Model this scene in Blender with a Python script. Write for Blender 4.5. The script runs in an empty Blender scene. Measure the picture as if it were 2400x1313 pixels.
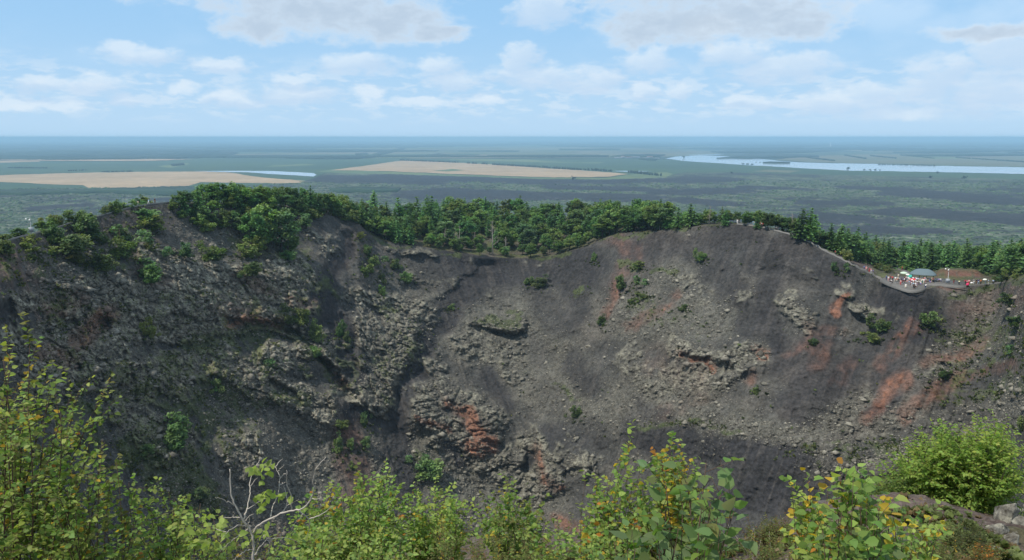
import bpy, math, random
import numpy as np
from mathutils import Vector, Matrix

# ------------------------------------------------------------------ camera, light, sky
W_, H_ = 2400.0, 1313.0                     # photograph size: pixel numbers below are in these units
FPX = 1884.0
HORIZON_ROW = 322.0
PITCH = math.atan((H_ / 2 - HORIZON_ROW) / FPX)
CP, SP = math.cos(PITCH), math.sin(PITCH)
PLAIN_Z = -200.0

sc = bpy.context.scene
col = sc.collection
cam_d = bpy.data.cameras.new('camera')
cam_d.sensor_width = 36.0
cam_d.lens = 36.0 * FPX / W_
cam_d.clip_start = 0.05
cam_d.clip_end = 250000
cam = bpy.data.objects.new('camera', cam_d)
cam.location = (0, 0, 0)
cam.rotation_euler = (math.pi / 2 - PITCH, 0, 0)
col.objects.link(cam)
sc.camera = cam

SUN_EL, SUN_AZ = math.radians(58), math.radians(-122)
sun_dir = Vector((math.sin(SUN_AZ) * math.cos(SUN_EL), math.cos(SUN_AZ) * math.cos(SUN_EL), math.sin(SUN_EL)))
sun_d = bpy.data.lights.new('sun', 'SUN')
sun_d.energy = 3.9
sun_d.angle = math.radians(0.55)
sun_d.color = (1.0, 0.92, 0.80)
sun = bpy.data.objects.new('sun', sun_d)
sun.rotation_euler = sun_dir.to_track_quat('Z', 'Y').to_euler()
col.objects.link(sun)

sc.view_settings.view_transform = 'Standard'
sc.view_settings.look = 'None'
sc.view_settings.exposure = 0.0
sc.view_settings.gamma = 1.0
sc.cycles.max_bounces = 6
sc.cycles.diffuse_bounces = 2
sc.cycles.glossy_bounces = 2
sc.cycles.transmission_bounces = 4
sc.cycles.volume_bounces = 1
sc.cycles.transparent_max_bounces = 4
sc.cycles.caustics_reflective = False
sc.cycles.caustics_refractive = False
sc.cycles.use_denoising = True

def ray(u, v):
    """direction of photograph pixel (u, v), world space, arrays welcome"""
    x = (np.asarray(u, float) - W_ / 2) / FPX
    y = (H_ / 2 - np.asarray(v, float)) / FPX
    return x, CP + y * SP, -SP + y * CP

def T_of(u, v):                             # drop per metre of horizontal range
    x, y, z = ray(u, v)
    return -z / np.hypot(x, y)

def at(u, v, r):                            # point at horizontal range r
    x, y, z = ray(u, v)
    k = r / np.hypot(x, y)
    return np.array([x * k, y * k, z * k])

def on_plain(u, v, dz=0.0):
    x, y, z = ray(u, v)
    k = (PLAIN_Z + dz) / z
    return np.array([x * k, y * k, PLAIN_Z + dz + 0 * x])

# ------------------------------------------------------------------ world: Nishita sky with cumulus at their directions
world = bpy.data.worlds.new('World')
sc.world = world
world.use_nodes = True
wt = world.node_tree
for n in list(wt.nodes):
    wt.nodes.remove(n)

class NT:
    def __init__(s, t): s.t = t
    def n(s, typ, **kw):
        nd = s.t.nodes.new(typ)
        for k, v in kw.items():
            setattr(nd, k, v)
        return nd
    def put(s, sock, val):
        if val is None: return
        if isinstance(val, bpy.types.NodeSocket): s.t.links.new(val, sock)
        else: sock.default_value = val
    def m(s, op, a, b=None, c=None, clamp=False):
        nd = s.n('ShaderNodeMath', operation=op, use_clamp=clamp)
        for i, q in enumerate((a, b, c)):
            s.put(nd.inputs[i], q)
        return nd.outputs[0]
    def v(s, op, a, b=None, c=None):
        nd = s.n('ShaderNodeVectorMath', operation=op)
        for i, q in enumerate((a, b, c)):
            s.put(nd.inputs[i], q)
        return nd.outputs['Value' if op in ('DOT_PRODUCT', 'LENGTH', 'DISTANCE') else 'Vector']
    def mix(s, f, a, b, blend='MIX'):
        nd = s.n('ShaderNodeMix', data_type='RGBA', blend_type=blend)
        s.put(nd.inputs[0], f); s.put(nd.inputs[6], a); s.put(nd.inputs[7], b)
        return nd.outputs[2]
    def noise(s, vec, scale, detail=4, rough=0.55, dist=0.0, typ='FBM'):
        nd = s.n('ShaderNodeTexNoise')
        s.put(nd.inputs['Vector'], vec)
        nd.inputs['Scale'].default_value = scale
        nd.inputs['Detail'].default_value = detail
        nd.inputs['Roughness'].default_value = rough
        nd.inputs['Distortion'].default_value = dist
        return nd.outputs['Fac']
    def sstep(s, x, lo, hi, a=0.0, b=1.0):
        nd = s.n('ShaderNodeMapRange', interpolation_type='SMOOTHSTEP')
        s.put(nd.inputs[0], x)
        nd.inputs[1].default_value = lo; nd.inputs[2].default_value = hi
        nd.inputs[3].default_value = a; nd.inputs[4].default_value = b
        return nd.outputs[0]

def make_sky():
    g = NT(wt)
    out = g.n('ShaderNodeOutputWorld')
    bg = g.n('ShaderNodeBackground')
    wt.links.new(bg.outputs[0], out.inputs[0])
    sky = g.n('ShaderNodeTexSky', sky_type='NISHITA')
    sky.sun_disc = False
    sky.sun_elevation = SUN_EL
    sky.sun_rotation = SUN_AZ
    sky.altitude = 500
    sky.air_density = 1.0
    sky.dust_density = 1.2
    sky.ozone_density = 1.6
    tc = g.n('ShaderNodeTexCoord').outputs['Generated']
    sep = g.n('ShaderNodeSeparateXYZ'); wt.links.new(tc, sep.inputs[0])
    az = g.m('MULTIPLY', g.m('ARCTAN2', sep.outputs[0], sep.outputs[1]), 57.29578)
    el = g.m('MULTIPLY', g.m('ARCSINE', sep.outputs[2]), 57.29578)
    cx = g.n('ShaderNodeCombineXYZ'); wt.links.new(az, cx.inputs[0]); wt.links.new(el, cx.inputs[1])
    P = cx.outputs[0]
    st = g.v('MULTIPLY', P, (0.55, 1.0, 1.0))
    nbig = g.noise(st, 0.36, 3, 0.55)
    nmid = g.noise(st, 1.15, 7, 0.62, 0.2)
    # warp the outline of every cumulus
    nw = g.n('ShaderNodeTexNoise'); wt.links.new(st, nw.inputs['Vector'])
    nw.inputs['Scale'].default_value = 0.62; nw.inputs['Detail'].default_value = 5; nw.inputs['Roughness'].default_value = 0.6
    wv = g.v('MULTIPLY', g.v('SUBTRACT', nw.outputs['Color'], (0.5, 0.5, 0.5)), (3.4, 1.7, 0.0))
    PW = g.v('ADD', P, wv)
    CUM = [  # u, v, half width, half height (photo pixels) of each cumulus lobe
        (320, 124, 80, 18), (95, 198, 40, 16), (232, 202, 62, 20), (288, 236, 40, 16), (512, 155, 62, 15), (540, 240, 58, 16),
        (842, 148, 90, 22), (700, 182, 60, 12), (690, 218, 90, 22), (1030, 152, 48, 22), (1062, 188, 60, 20), (1218, 140, 40, 30),
        (1275, 178, 130, 26), (1395, 190, 60, 26), (1510, 146, 66, 26), (1512, 218, 40, 16), (1596, 216, 26, 20), (1720, 132, 70, 24),
        (1832, 158, 110, 28), (1748, 238, 60, 16), (1940, 238, 66, 24), (2040, 226, 70, 28), (2200, 190, 62, 48), (2222, 152, 34, 26),
        (2320, 214, 100, 40), (2365, 130, 70, 46), (1268, 28, 80, 30), (1130, 232, 50, 14), (430, 208, 36, 16), (140, 246, 60, 12),
        (860, 210, 40, 18), (990, 242, 60, 12), (30, 240, 60, 14), (2100, 262, 120, 16), (1660, 62, 60, 22)]
    BIG = [(735, 22, 190, 44), (900, 50, 130, 40), (600, 62, 70, 26), (1010, 72, 70, 20), (1600, 50, 160, 44), (1770, 40, 160, 44),
           (1500, 78, 70, 26), (1880, 70, 70, 24), (640, -40, 330, 40), (1720, -40, 330, 44), (2330, 76, 90, 16)]
    def field(lst, PP):
        acc = None
        for (u, v, a, b) in lst:
            x, y, z = ray(u, v)
            a0 = math.degrees(math.atan2(x, y)); e0 = math.degrees(math.asin(z / math.sqrt(x * x + y * y + z * z)))
            ia, ib = 1 / (math.degrees(a / FPX) * 1.12), 1 / (math.degrees(b / FPX) * 1.2)
            q = g.v('MULTIPLY_ADD', PP, (ia, ib, 0), (-a0 * ia, -e0 * ib, 0))
            d = g.v('DOT_PRODUCT', q, q)
            acc = d if acc is None else g.m('SMOOTH_MIN', acc, d, 0.35)
        return acc
    fc = field(CUM, PW)
    fb = field(BIG, PW)
    up = g.v('ADD', PW, (-0.25, 0.55, 0))
    lowlight = field(CUM[:27], up)                       # same lobes seen a little higher: tells sunlit tops from bases
    den = g.sstep(g.m('ADD', fc, g.m('MULTIPLY', g.m('SUBTRACT', nmid, 0.5), 2.9)), 0.10, 1.45, 1.0, 0.0)
    denb = g.sstep(g.m('ADD', fb, g.m('MULTIPLY', g.m('SUBTRACT', nmid, 0.5), 2.6)), 0.2, 1.7, 1.0, 0.0)
    # thin streaky deck low over the horizon, and a veil on the upper right
    flat = g.v('MULTIPLY', P, (0.30, 1.0, 1.0))
    nf = g.noise(flat, 1.5, 6, 0.62, 0.2)
    low = g.m('MULTIPLY', g.sstep(nf, 0.46, 0.62), g.m('MULTIPLY', g.sstep(el, 0.6, 2.0), g.sstep(el, 3.4, 5.8, 1.0, 0.0)))
    wisp = g.m('MULTIPLY', g.sstep(nbig, 0.46, 0.72), g.sstep(el, 1.0, 5.0))
    veil = g.m('MULTIPLY', g.sstep(az, 4.0, 26.0), g.m('MULTIPLY', g.sstep(el, 4.0, 8.5), g.sstep(nbig, 0.25, 0.6)))
    # colours (in sky radiance units, multiplied by the strength below)
    skyc = g.mix(0.8, sky.outputs[0], (5.9, 10.6, 15.9, 1))
    hz = g.sstep(el, -1.0, 9.0, 1.0, 0.0)
    skyc = g.mix(g.m('MULTIPLY', hz, 0.72), skyc, (8.6, 11.6, 14.4, 1))
    c = g.mix(g.m('MULTIPLY', wisp, 0.10), skyc, (10.4, 13.0, 15.6, 1))
    c = g.mix(g.m('MULTIPLY', veil, 0.42), c, (11.0, 13.3, 15.6, 1))
    c = g.mix(g.m('MULTIPLY', low, 0.5), c, (11.2, 12.9, 14.6, 1))
    top = g.sstep(g.m('SUBTRACT', lowlight, fc), -0.25, 1.3)
    cc = g.mix(top, (8.9, 11.2, 13.9, 1), (11.8, 13.4, 14.9, 1))
    c = g.mix(g.m('MULTIPLY', den, 0.70), c, cc)
    inner = g.sstep(g.m('ADD', fb, g.m('MULTIPLY', nmid, 2.6)), 1.0, 2.6, 1.0, 0.0)
    cb = g.mix(inner, (11.0, 12.7, 14.4, 1), (7.9, 9.6, 11.6, 1))
    c = g.mix(g.m('MULTIPLY', denb, 0.9), c, cb)
    # unseen broken white cloud added overhead, to make the sky's light less blue
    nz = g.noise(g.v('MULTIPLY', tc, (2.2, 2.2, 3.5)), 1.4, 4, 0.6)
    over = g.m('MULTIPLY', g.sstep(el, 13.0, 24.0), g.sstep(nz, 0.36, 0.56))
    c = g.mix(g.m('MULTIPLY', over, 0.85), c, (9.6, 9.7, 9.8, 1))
    below = g.sstep(el, -3.0, -0.5)
    c = g.mix(below, (2.5, 3.2, 3.6, 1), c)
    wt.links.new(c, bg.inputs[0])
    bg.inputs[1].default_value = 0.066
make_sky()

# ------------------------------------------------------------------ numpy noise
_rng = np.random.default_rng(7)
_PERM = np.concatenate([_rng.permutation(256)] * 3).astype(np.int32)
_GRAD = _rng.normal(size=(256, 3)); _GRAD /= np.linalg.norm(_GRAD, axis=1)[:, None]

def gnoise(x, y, z):
    xi = np.floor(x).astype(np.int32); yi = np.floor(y).astype(np.int32); zi = np.floor(z).astype(np.int32)
    xf, yf, zf = x - xi, y - yi, z - zi
    xi &= 255; yi &= 255; zi &= 255
    fx = xf * xf * xf * (xf * (xf * 6 - 15) + 10); fy = yf * yf * yf * (yf * (yf * 6 - 15) + 10); fz = zf * zf * zf * (zf * (zf * 6 - 15) + 10)
    def gr(i, j, k):
        h = _PERM[_PERM[_PERM[xi + i] + yi + j] + zi + k]
        gv = _GRAD[h]
        return gv[..., 0] * (xf - i) + gv[..., 1] * (yf - j) + gv[..., 2] * (zf - k)
    a = gr(0, 0, 0) * (1 - fx) + gr(1, 0, 0) * fx
    b = gr(0, 1, 0) * (1 - fx) + gr(1, 1, 0) * fx
    c = gr(0, 0, 1) * (1 - fx) + gr(1, 0, 1) * fx
    d = gr(0, 1, 1) * (1 - fx) + gr(1, 1, 1) * fx
    return ((a * (1 - fy) + b * fy) * (1 - fz) + (c * (1 - fy) + d * fy) * fz) * 1.6

def fbm(x, y, z, octs=4, gain=0.5):
    s, a, f = 0, 1.0, 1.0
    for o in range(octs):
        s = s + a * gnoise(x * f + 17.3 * o, y * f + 5.1 * o, z * f + 9.7 * o)
        a *= gain; f *= 2.03
    return s

def ridged(x, y, z, octs=3):
    s, a, f = 0, 1.0, 1.0
    for o in range(octs):
        s = s + a * (1 - 2 * np.abs(gnoise(x * f + 31.7 * o, y * f + 3.3 * o, z * f + 7.9 * o)))
        a *= 0.5; f *= 2.1
    return s / 1.75

def sst(x, lo, hi):
    t = np.clip((x - lo) / (hi - lo), 0, 1)
    return t * t * (3 - 2 * t)

# ------------------------------------------------------------------ object helpers
def link(o):
    col.objects.link(o); return o

def tag(o, label=None, cat=None, group=None, kind=None):
    if label: o['label'] = label
    if cat: o['category'] = cat
    if group: o['group'] = group
    if kind: o['kind'] = kind
    return o

def mesh_np(name, verts, faces_flat, sizes, mats, colors=None, smooth=False, mat_idx=None):
    """verts (n,3); faces_flat loop vertex indices; sizes loops per face; colors (n,3) per vertex"""
    me = bpy.data.meshes.new(name)
    verts = np.ascontiguousarray(verts, np.float32)
    me.vertices.add(len(verts)); me.vertices.foreach_set('co', verts.ravel())
    faces_flat = np.ascontiguousarray(faces_flat, np.int32).ravel()
    sizes = np.ascontiguousarray(sizes, np.int32)
    me.loops.add(len(faces_flat)); me.loops.foreach_set('vertex_index', faces_flat)
    me.polygons.add(len(sizes))
    st = np.zeros(len(sizes), np.int32); st[1:] = np.cumsum(sizes)[:-1]
    me.polygons.foreach_set('loop_start', st)
    if smooth: me.polygons.foreach_set('use_smooth', np.ones(len(sizes), bool))
    if mat_idx is not None: me.polygons.foreach_set('material_index', np.ascontiguousarray(mat_idx, np.int32))
    if colors is not None:
        ca = me.color_attributes.new('Col', 'FLOAT_COLOR', 'POINT')
        c4 = np.ones((len(verts), 4), np.float32); c4[:, :colors.shape[1]] = colors
        ca.data.foreach_set('color', c4.ravel())
    for m in (mats if isinstance(mats, (list, tuple)) else [mats]):
        me.materials.append(m)
    me.update(calc_edges=True)
    return me

def obj(name, me, parent=None, loc=None):
    o = bpy.data.objects.new(name, me)
    if parent is not None: o.parent = parent
    if loc is not None: o.location = loc
    return link(o)

def empty(name, loc=(0, 0, 0)):
    o = bpy.data.objects.new(name, None); o.location = loc; o.empty_display_size = 0.3
    return link(o)

def copy_tree(o, parent=None):
    c = o.copy(); col.objects.link(c)
    if parent is not None:
        c.parent = parent; c.matrix_parent_inverse = o.matrix_parent_inverse
    for ch in CHILD.get(o.name, []):
        copy_tree(ch, c)
    return c
CHILD = {}
def reg(parent, *kids):
    CHILD.setdefault(parent.name, []).extend(kids)

class MB:
    """collects simple solids into ONE mesh"""
    def __init__(s): s.v = []; s.f = []; s.n = 0
    def add(s, v, f):
        s.v.append(np.asarray(v, float)); s.f += [[i + s.n for i in q] for q in f]; s.n += len(v)
    def box(s, c, d, rz=0.0):
        x, y, z = [q / 2 for q in d]
        v = np.array([(sx * x, sy * y, sz * z) for sx in (-1, 1) for sy in (-1, 1) for sz in (-1, 1)])
        ca, sa = math.cos(rz), math.sin(rz)
        v = np.stack([v[:, 0] * ca - v[:, 1] * sa, v[:, 0] * sa + v[:, 1] * ca, v[:, 2]], 1) + np.array(c)
        s.add(v, [(0, 1, 3, 2), (4, 6, 7, 5), (0, 4, 5, 1), (2, 3, 7, 6), (0, 2, 6, 4), (1, 5, 7, 3)])
    def lathe(s, prof, c=(0, 0, 0), n=12, sx=1.0, sy=1.0):
        c = np.array(c); m = len(prof)
        v = [(r * math.cos(2 * math.pi * k / n) * sx, r * math.sin(2 * math.pi * k / n) * sy, z) for (r, z) in prof for k in range(n)]
        f = [(i * n + k, i * n + (k + 1) % n, (i + 1) * n + (k + 1) % n, (i + 1) * n + k) for i in range(m - 1) for k in range(n)]
        f.append(tuple(range(n - 1, -1, -1))); f.append(tuple((m - 1) * n + k for k in range(n)))
        s.add(np.array(v) + c, f)
    def tube(s, pts, rad, n=6):
        pts = np.asarray(pts, float); m = len(pts)
        rad = np.broadcast_to(np.asarray(rad, float), (m,))
        tg = np.gradient(pts, axis=0); tg /= np.linalg.norm(tg, axis=1)[:, None] + 1e-9
        a = np.array([0.0, 0, 1]) if abs(tg[0][2]) < 0.9 else np.array([1.0, 0, 0])
        v = []
        for i in range(m):
            e = np.cross(tg[i], a); e /= np.linalg.norm(e) + 1e-9; b = np.cross(tg[i], e)
            for k in range(n):
                t = 2 * math.pi * k / n
                v.append(pts[i] + rad[i] * (math.cos(t) * e + math.sin(t) * b))
        f = [(i * n + k, i * n + (k + 1) % n, (i + 1) * n + (k + 1) % n, (i + 1) * n + k) for i in range(m - 1) for k in range(n)]
        f.append(tuple(range(n - 1, -1, -1))); f.append(tuple((m - 1) * n + k for k in range(n)))
        s.add(v, f)
    def me(s, name, mat, smooth=False):
        v = np.concatenate(s.v)
        return mesh_np(name, v, [i for q in s.f for i in q], [len(q) for q in s.f], mat, smooth=smooth)

# ------------------------------------------------------------------ materials
def mat(name):
    m = bpy.data.materials.new(name); m.use_nodes = True
    t = m.node_tree
    b = t.nodes['Principled BSDF']; b.inputs['Roughness'].default_value = 0.9
    b.inputs['Specular IOR Level'].default_value = 0.25
    return m, NT(t), b

def plain_mat(name, rgb, rough=0.8, var=0.15, scale=3.0, metal=0.0):
    m, g, b = mat(name)
    tc = g.n('ShaderNodeTexCoord').outputs['Object']
    n = g.noise(tc, scale, 4)
    c = g.mix(n, (*[q * (1 - var) for q in rgb], 1), (*[min(1, q * (1 + var)) for q in rgb], 1))
    g.put(b.inputs['Base Color'], c)
    b.inputs['Roughness'].default_value = rough; b.inputs['Metallic'].default_value = metal
    return m

def rock_mat(name, fine=1.0, bump=0.25, mul=1.0):
    """colour from the mesh's own stain attribute, broken up by procedural grain"""
    m, g, b = mat(name)
    an_ = g.n('ShaderNodeAttribute', attribute_name='Col'); at_ = an_.outputs['Color']
    tc = g.n('ShaderNodeTexCoord').outputs['Object']
    n1 = g.noise(tc, 0.8 * fine, 6, 0.8)
    n2 = g.noise(tc, 0.13 * fine, 4, 0.6)
    vo = g.n('ShaderNodeTexVoronoi'); g.put(vo.inputs['Vector'], tc); vo.inputs['Scale'].default_value = 1.1 * fine
    k = g.m('MULTIPLY', g.sstep(n1, 0.30, 0.70, 0.50, 1.55), g.sstep(n2, 0.3, 0.7, 0.8, 1.2))
    k = g.m('MULTIPLY', k, mul)
    c = g.mix(1.0, at_, k, 'MULTIPLY')
    peb = g.sstep(g.noise(tc, 1.8 * fine, 3, 0.6), 0.57, 0.66)           # scattered paler stones
    c = g.mix(g.m('MULTIPLY', g.m('MULTIPLY', peb, 0.42), an_.outputs['Alpha']), c, (0.20 * mul, 0.195 * mul, 0.165 * mul, 1))
    g.put(b.inputs['Base Color'], c)
    bp = g.n('ShaderNodeBump'); bp.inputs['Strength'].default_value = 0.9; bp.inputs['Distance'].default_value = bump
    hh = g.m('ADD', g.m('MULTIPLY', n1, 1.0), g.m('MULTIPLY', vo.outputs['Distance'], 0.5))
    g.put(bp.inputs['Height'], hh); g.put(b.inputs['Normal'], bp.outputs[0])
    b.inputs['Roughness'].default_value = 0.95
    return m

def leaf_mat(name, trans=0.35, hue=0.02, val=0.35):
    m, g, b = mat(name)
    t = m.node_tree
    at_ = g.n('ShaderNodeAttribute', attribute_name='Col').outputs['Color']
    oi = g.n('ShaderNodeObjectInfo').outputs['Random']
    hs = g.n('ShaderNodeHueSaturation')
    g.put(hs.inputs['Hue'], g.m('MULTIPLY_ADD', oi, hue * 2, 0.5 - hue))
    g.put(hs.inputs['Value'], g.m('MULTIPLY_ADD', g.m('FRACT', g.m('MULTIPLY', oi, 7.31)), val * 2, 1 - val))
    g.put(hs.inputs['Color'], at_)
    g.put(b.inputs['Base Color'], hs.outputs[0])
    b.inputs['Roughness'].default_value = 0.55
    b.inputs['Specular IOR Level'].default_value = 0.3
    tr = g.n('ShaderNodeBsdfTranslucent')
    g.put(tr.inputs['Color'], g.mix(1.0, hs.outputs[0], (1.25, 1.3, 0.55, 1), 'MULTIPLY'))
    mx = g.n('ShaderNodeMixShader'); mx.inputs[0].default_value = trans
    t.links.new(b.outputs[0], mx.inputs[1]); t.links.new(tr.outputs[0], mx.inputs[2])
    t.links.new(mx.outputs[0], t.nodes['Material Output'].inputs[0])
    return m

M_CRATER = rock_mat('crater rock and scoria', 1.0, 0.32)
M_NEAR = rock_mat('near scoria slope', 9.0, 0.03)
M_STONE = rock_mat('loose stones', 2.0, 0.05)
M_FROCK = rock_mat('lichen covered rock', 14.0, 0.03, 1.15)
M_LEAF = leaf_mat('forest foliage', 0.3)
M_FLEAF = leaf_mat('near leaves', 0.5, 0.008, 0.08)
M_BARK = plain_mat('bark', (0.07, 0.055, 0.045), 0.95, 0.4, 4)
M_PALE = plain_mat('pale dead wood', (0.33, 0.30, 0.27), 0.9, 0.3, 5)
M_TWIG = plain_mat('birch twig', (0.10, 0.065, 0.045), 0.8, 0.3, 20)
M_PALETWIG = plain_mat('bleached branch', (0.47, 0.42, 0.36), 0.85, 0.22, 30)
# ------------------------------------------------------------------ crater terrain
def cells(x, y, z):
    """cellular noise: value of the nearest cell, and distance gap to the second nearest (cracks)"""
    xi = np.floor(x).astype(np.int32); yi = np.floor(y).astype(np.int32); zi = np.floor(z).astype(np.int32)
    f1 = np.full(x.shape, 9.0); f2 = np.full(x.shape, 9.0); val = np.zeros(x.shape)
    rnd = np.random.default_rng(99).uniform(0, 1, (256, 4))
    for i in (-1, 0, 1):
        for j in (-1, 0, 1):
            for k in (-1, 0, 1):
                h = _PERM[_PERM[_PERM[(xi + i) & 255] + ((yi + j) & 255)] + ((zi + k) & 255)]
                q = rnd[h]
                d = (xi + i + q[..., 0] - x) ** 2 + (yi + j + q[..., 1] - y) ** 2 + (zi + k + q[..., 2] - z) ** 2
                near = d < f1
                f2 = np.where(near, f1, np.minimum(f2, d)); val = np.where(near, q[..., 3], val); f1 = np.where(near, d, f1)
    return val, np.sqrt(f2) - np.sqrt(f1)

RIM = np.array([(-320, 690), (-150, 622), (0, 571), (45, 557), (120, 540), (160, 525), (215, 512), (265, 498), (300, 489), (345, 480),
    (400, 475), (450, 478), (560, 480), (650, 486), (730, 492), (790, 510), (840, 524), (870, 552), (900, 566), (950, 574), (1000, 580), (1060, 590), (1130, 601),
    (1200, 606), (1250, 605), (1300, 599), (1340, 588), (1380, 576), (1410, 562), (1450, 548), (1500, 545), (1540, 542), (1600, 534),
    (1660, 528), (1730, 526), (1780, 532), (1820, 542), (1850, 550), (1900, 570), (1930, 588), (1960, 602), (2000, 624), (2040, 643),
    (2060, 653), (2085, 666), (2110, 677), (2140, 682), (2170, 679), (2200, 671), (2250, 672), (2300, 669), (2330, 666), (2360, 662), (2400, 655), (2500, 630), (2720, 560)], float)
R0 = np.array([(-320, 180), (0, 235), (150, 262), (350, 300), (550, 330), (780, 360), (900, 374), (1200, 385), (1400, 370), (1600, 337), (1725, 318),
    (1900, 298), (2000, 292), (2060, 297), (2085, 287), (2110, 279), (2140, 274), (2170, 277), (2200, 283), (2300, 285), (2345, 282), (2420, 250), (2720, 190)], float)
# second crest behind the rim: row, and how far behind the rim; flat = level width behind the rim
CREST = np.array([(-320, 690, 6, 2), (0, 568, 7, 2.5), (350, 477, 7, 2.5), (450, 474, 14, 0), (700, 482, 22, 0), (800, 494, 40, 0), (870, 502, 60, 0), (1000, 505, 72, 0), (1270, 507, 78, 2),
    (1400, 511, 78, 2), (1480, 515, 60, 2), (1560, 524, 25, 2), (1650, 523, 12, 2), (1730, 522, 8, 3), (1850, 544, 14, 3), (1950, 586, 32, 3), (2000, 603, 62, 3), (2060, 613, 110, 6), (2110, 618, 130, 22),
    (2200, 622, 150, 22), (2300, 622, 150, 14), (2400, 624, 150, 4), (2720, 560, 60, 2)], float)
sst_ = sst
ip = lambda tab, u, k: np.interp(u, tab[:, 0], tab[:, k])
sm_u = np.arange(-320, 2721, 2.0)
def smooth1(a, w):
    k = np.hanning(w); k /= k.sum()
    return np.convolve(np.pad(a, w // 2, mode='edge'), k, mode='same')[w // 2:-(w // 2)]
_vr = smooth1(ip(RIM, sm_u, 1), 9)
_r0 = smooth1(ip(R0, sm_u, 1), 9)
_v2 = smooth1(ip(CREST, sm_u, 1), 21); _dr = smooth1(ip(CREST, sm_u, 2), 21); _fl = smooth1(ip(CREST, sm_u, 3), 21)
_T682 = T_of(2140.0, np.interp(2140, sm_u, _vr)) * np.interp(2140, sm_u, _r0)
_lv = sst_(sm_u, 2050, 2085) * (1 - sst_(sm_u, 2318, 2370))
_r0 = _r0 * (1 - _lv) + _lv * _T682 / T_of(sm_u, _vr)
vrim = lambda u: np.interp(u, sm_u, _vr)
rrim = lambda u: np.interp(u, sm_u, _r0)

def zback(u, d):
    """height d metres behind the rim in the direction of column u"""
    r0 = rrim(u); v2 = np.interp(u, sm_u, _v2); dr = np.interp(u, sm_u, _dr); fl = np.interp(u, sm_u, _fl)
    z0 = -T_of(u, vrim(u)) * r0
    z2 = -T_of(u, v2) * (r0 + dr)
    dr = np.maximum(dr, fl + 1.0)
    t = np.clip((d - fl) / (dr - fl), 0, 1)
    z = z0 + (z2 - z0) * (0.35 * t + 0.65 * sst(t, 0, 1))
    d3 = np.maximum(d - dr, 0)
    bank = sst(u, 2188, 2206) * (1 - sst(u, 2280, 2305)) * sst(d, 19, 30) * (1 - sst(d, 44, 70)) * 1.3
    z = z + bank - 0.42 * d3 * sst(d3, 0, 30)
    return np.maximum(z, PLAIN_Z - 3)

def back_pt(u, d):                           # ground point d metres behind the rim
    x, y, _ = ray(u, vrim(u)); h = np.hypot(x, y); r = rrim(u) + d
    return np.array([x / h * r, y / h * r, zback(u, d)])

# painted fields (where rock, red cinder, moss ... lie), on a coarse raster of the wall seen from the rim
RU = np.arange(-320, 2724, 4.0); RV = np.arange(440, 1352, 4.0)
_GU, _GV = np.meshgrid(RU, RV)
def strokes(lst):
    out = np.zeros_like(_GU)
    for pts, w, *val in lst:
        val = val[0] if val else 1.0
        us = [p[0] for p in pts]; vs = [p[1] for p in pts]
        i0, i1 = np.searchsorted(RU, [min(us) - w * 1.6, max(us) + w * 1.6]); j0, j1 = np.searchsorted(RV, [min(vs) - w * 1.6, max(vs) + w * 1.6])
        if i1 <= i0 or j1 <= j0: continue
        gu, gv = _GU[j0:j1, i0:i1], _GV[j0:j1, i0:i1]
        d = np.full(gu.shape, 1e9)
        if len(pts) == 1:
            d = np.hypot(gu - us[0], gv - vs[0])
        for (a, b), (c, e) in zip(pts[:-1], pts[1:]):
            dx, dy = c - a, e - b
            t = np.clip(((gu - a) * dx + (gv - b) * dy) / (dx * dx + dy * dy + 1e-9), 0, 1)
            d = np.minimum(d, np.hypot(gu - a - t * dx, gv - b - t * dy))
        out[j0:j1, i0:i1] = np.maximum(out[j0:j1, i0:i1], val * (1 - sst(d / w, 0.45, 1.35)))
    return out
def sample(img, u, v):
    x = np.clip((u - RU[0]) / 4.0, 0, len(RU) - 1.001); y = np.clip((v - RV[0]) / 4.0, 0, len(RV) - 1.001)
    i = x.astype(int); j = y.astype(int); fx = x - i; fy = y - j
    return (img[j, i] * (1 - fx) + img[j, i + 1] * fx) * (1 - fy) + (img[j + 1, i] * (1 - fx) + img[j + 1, i + 1] * fx) * fy

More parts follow.
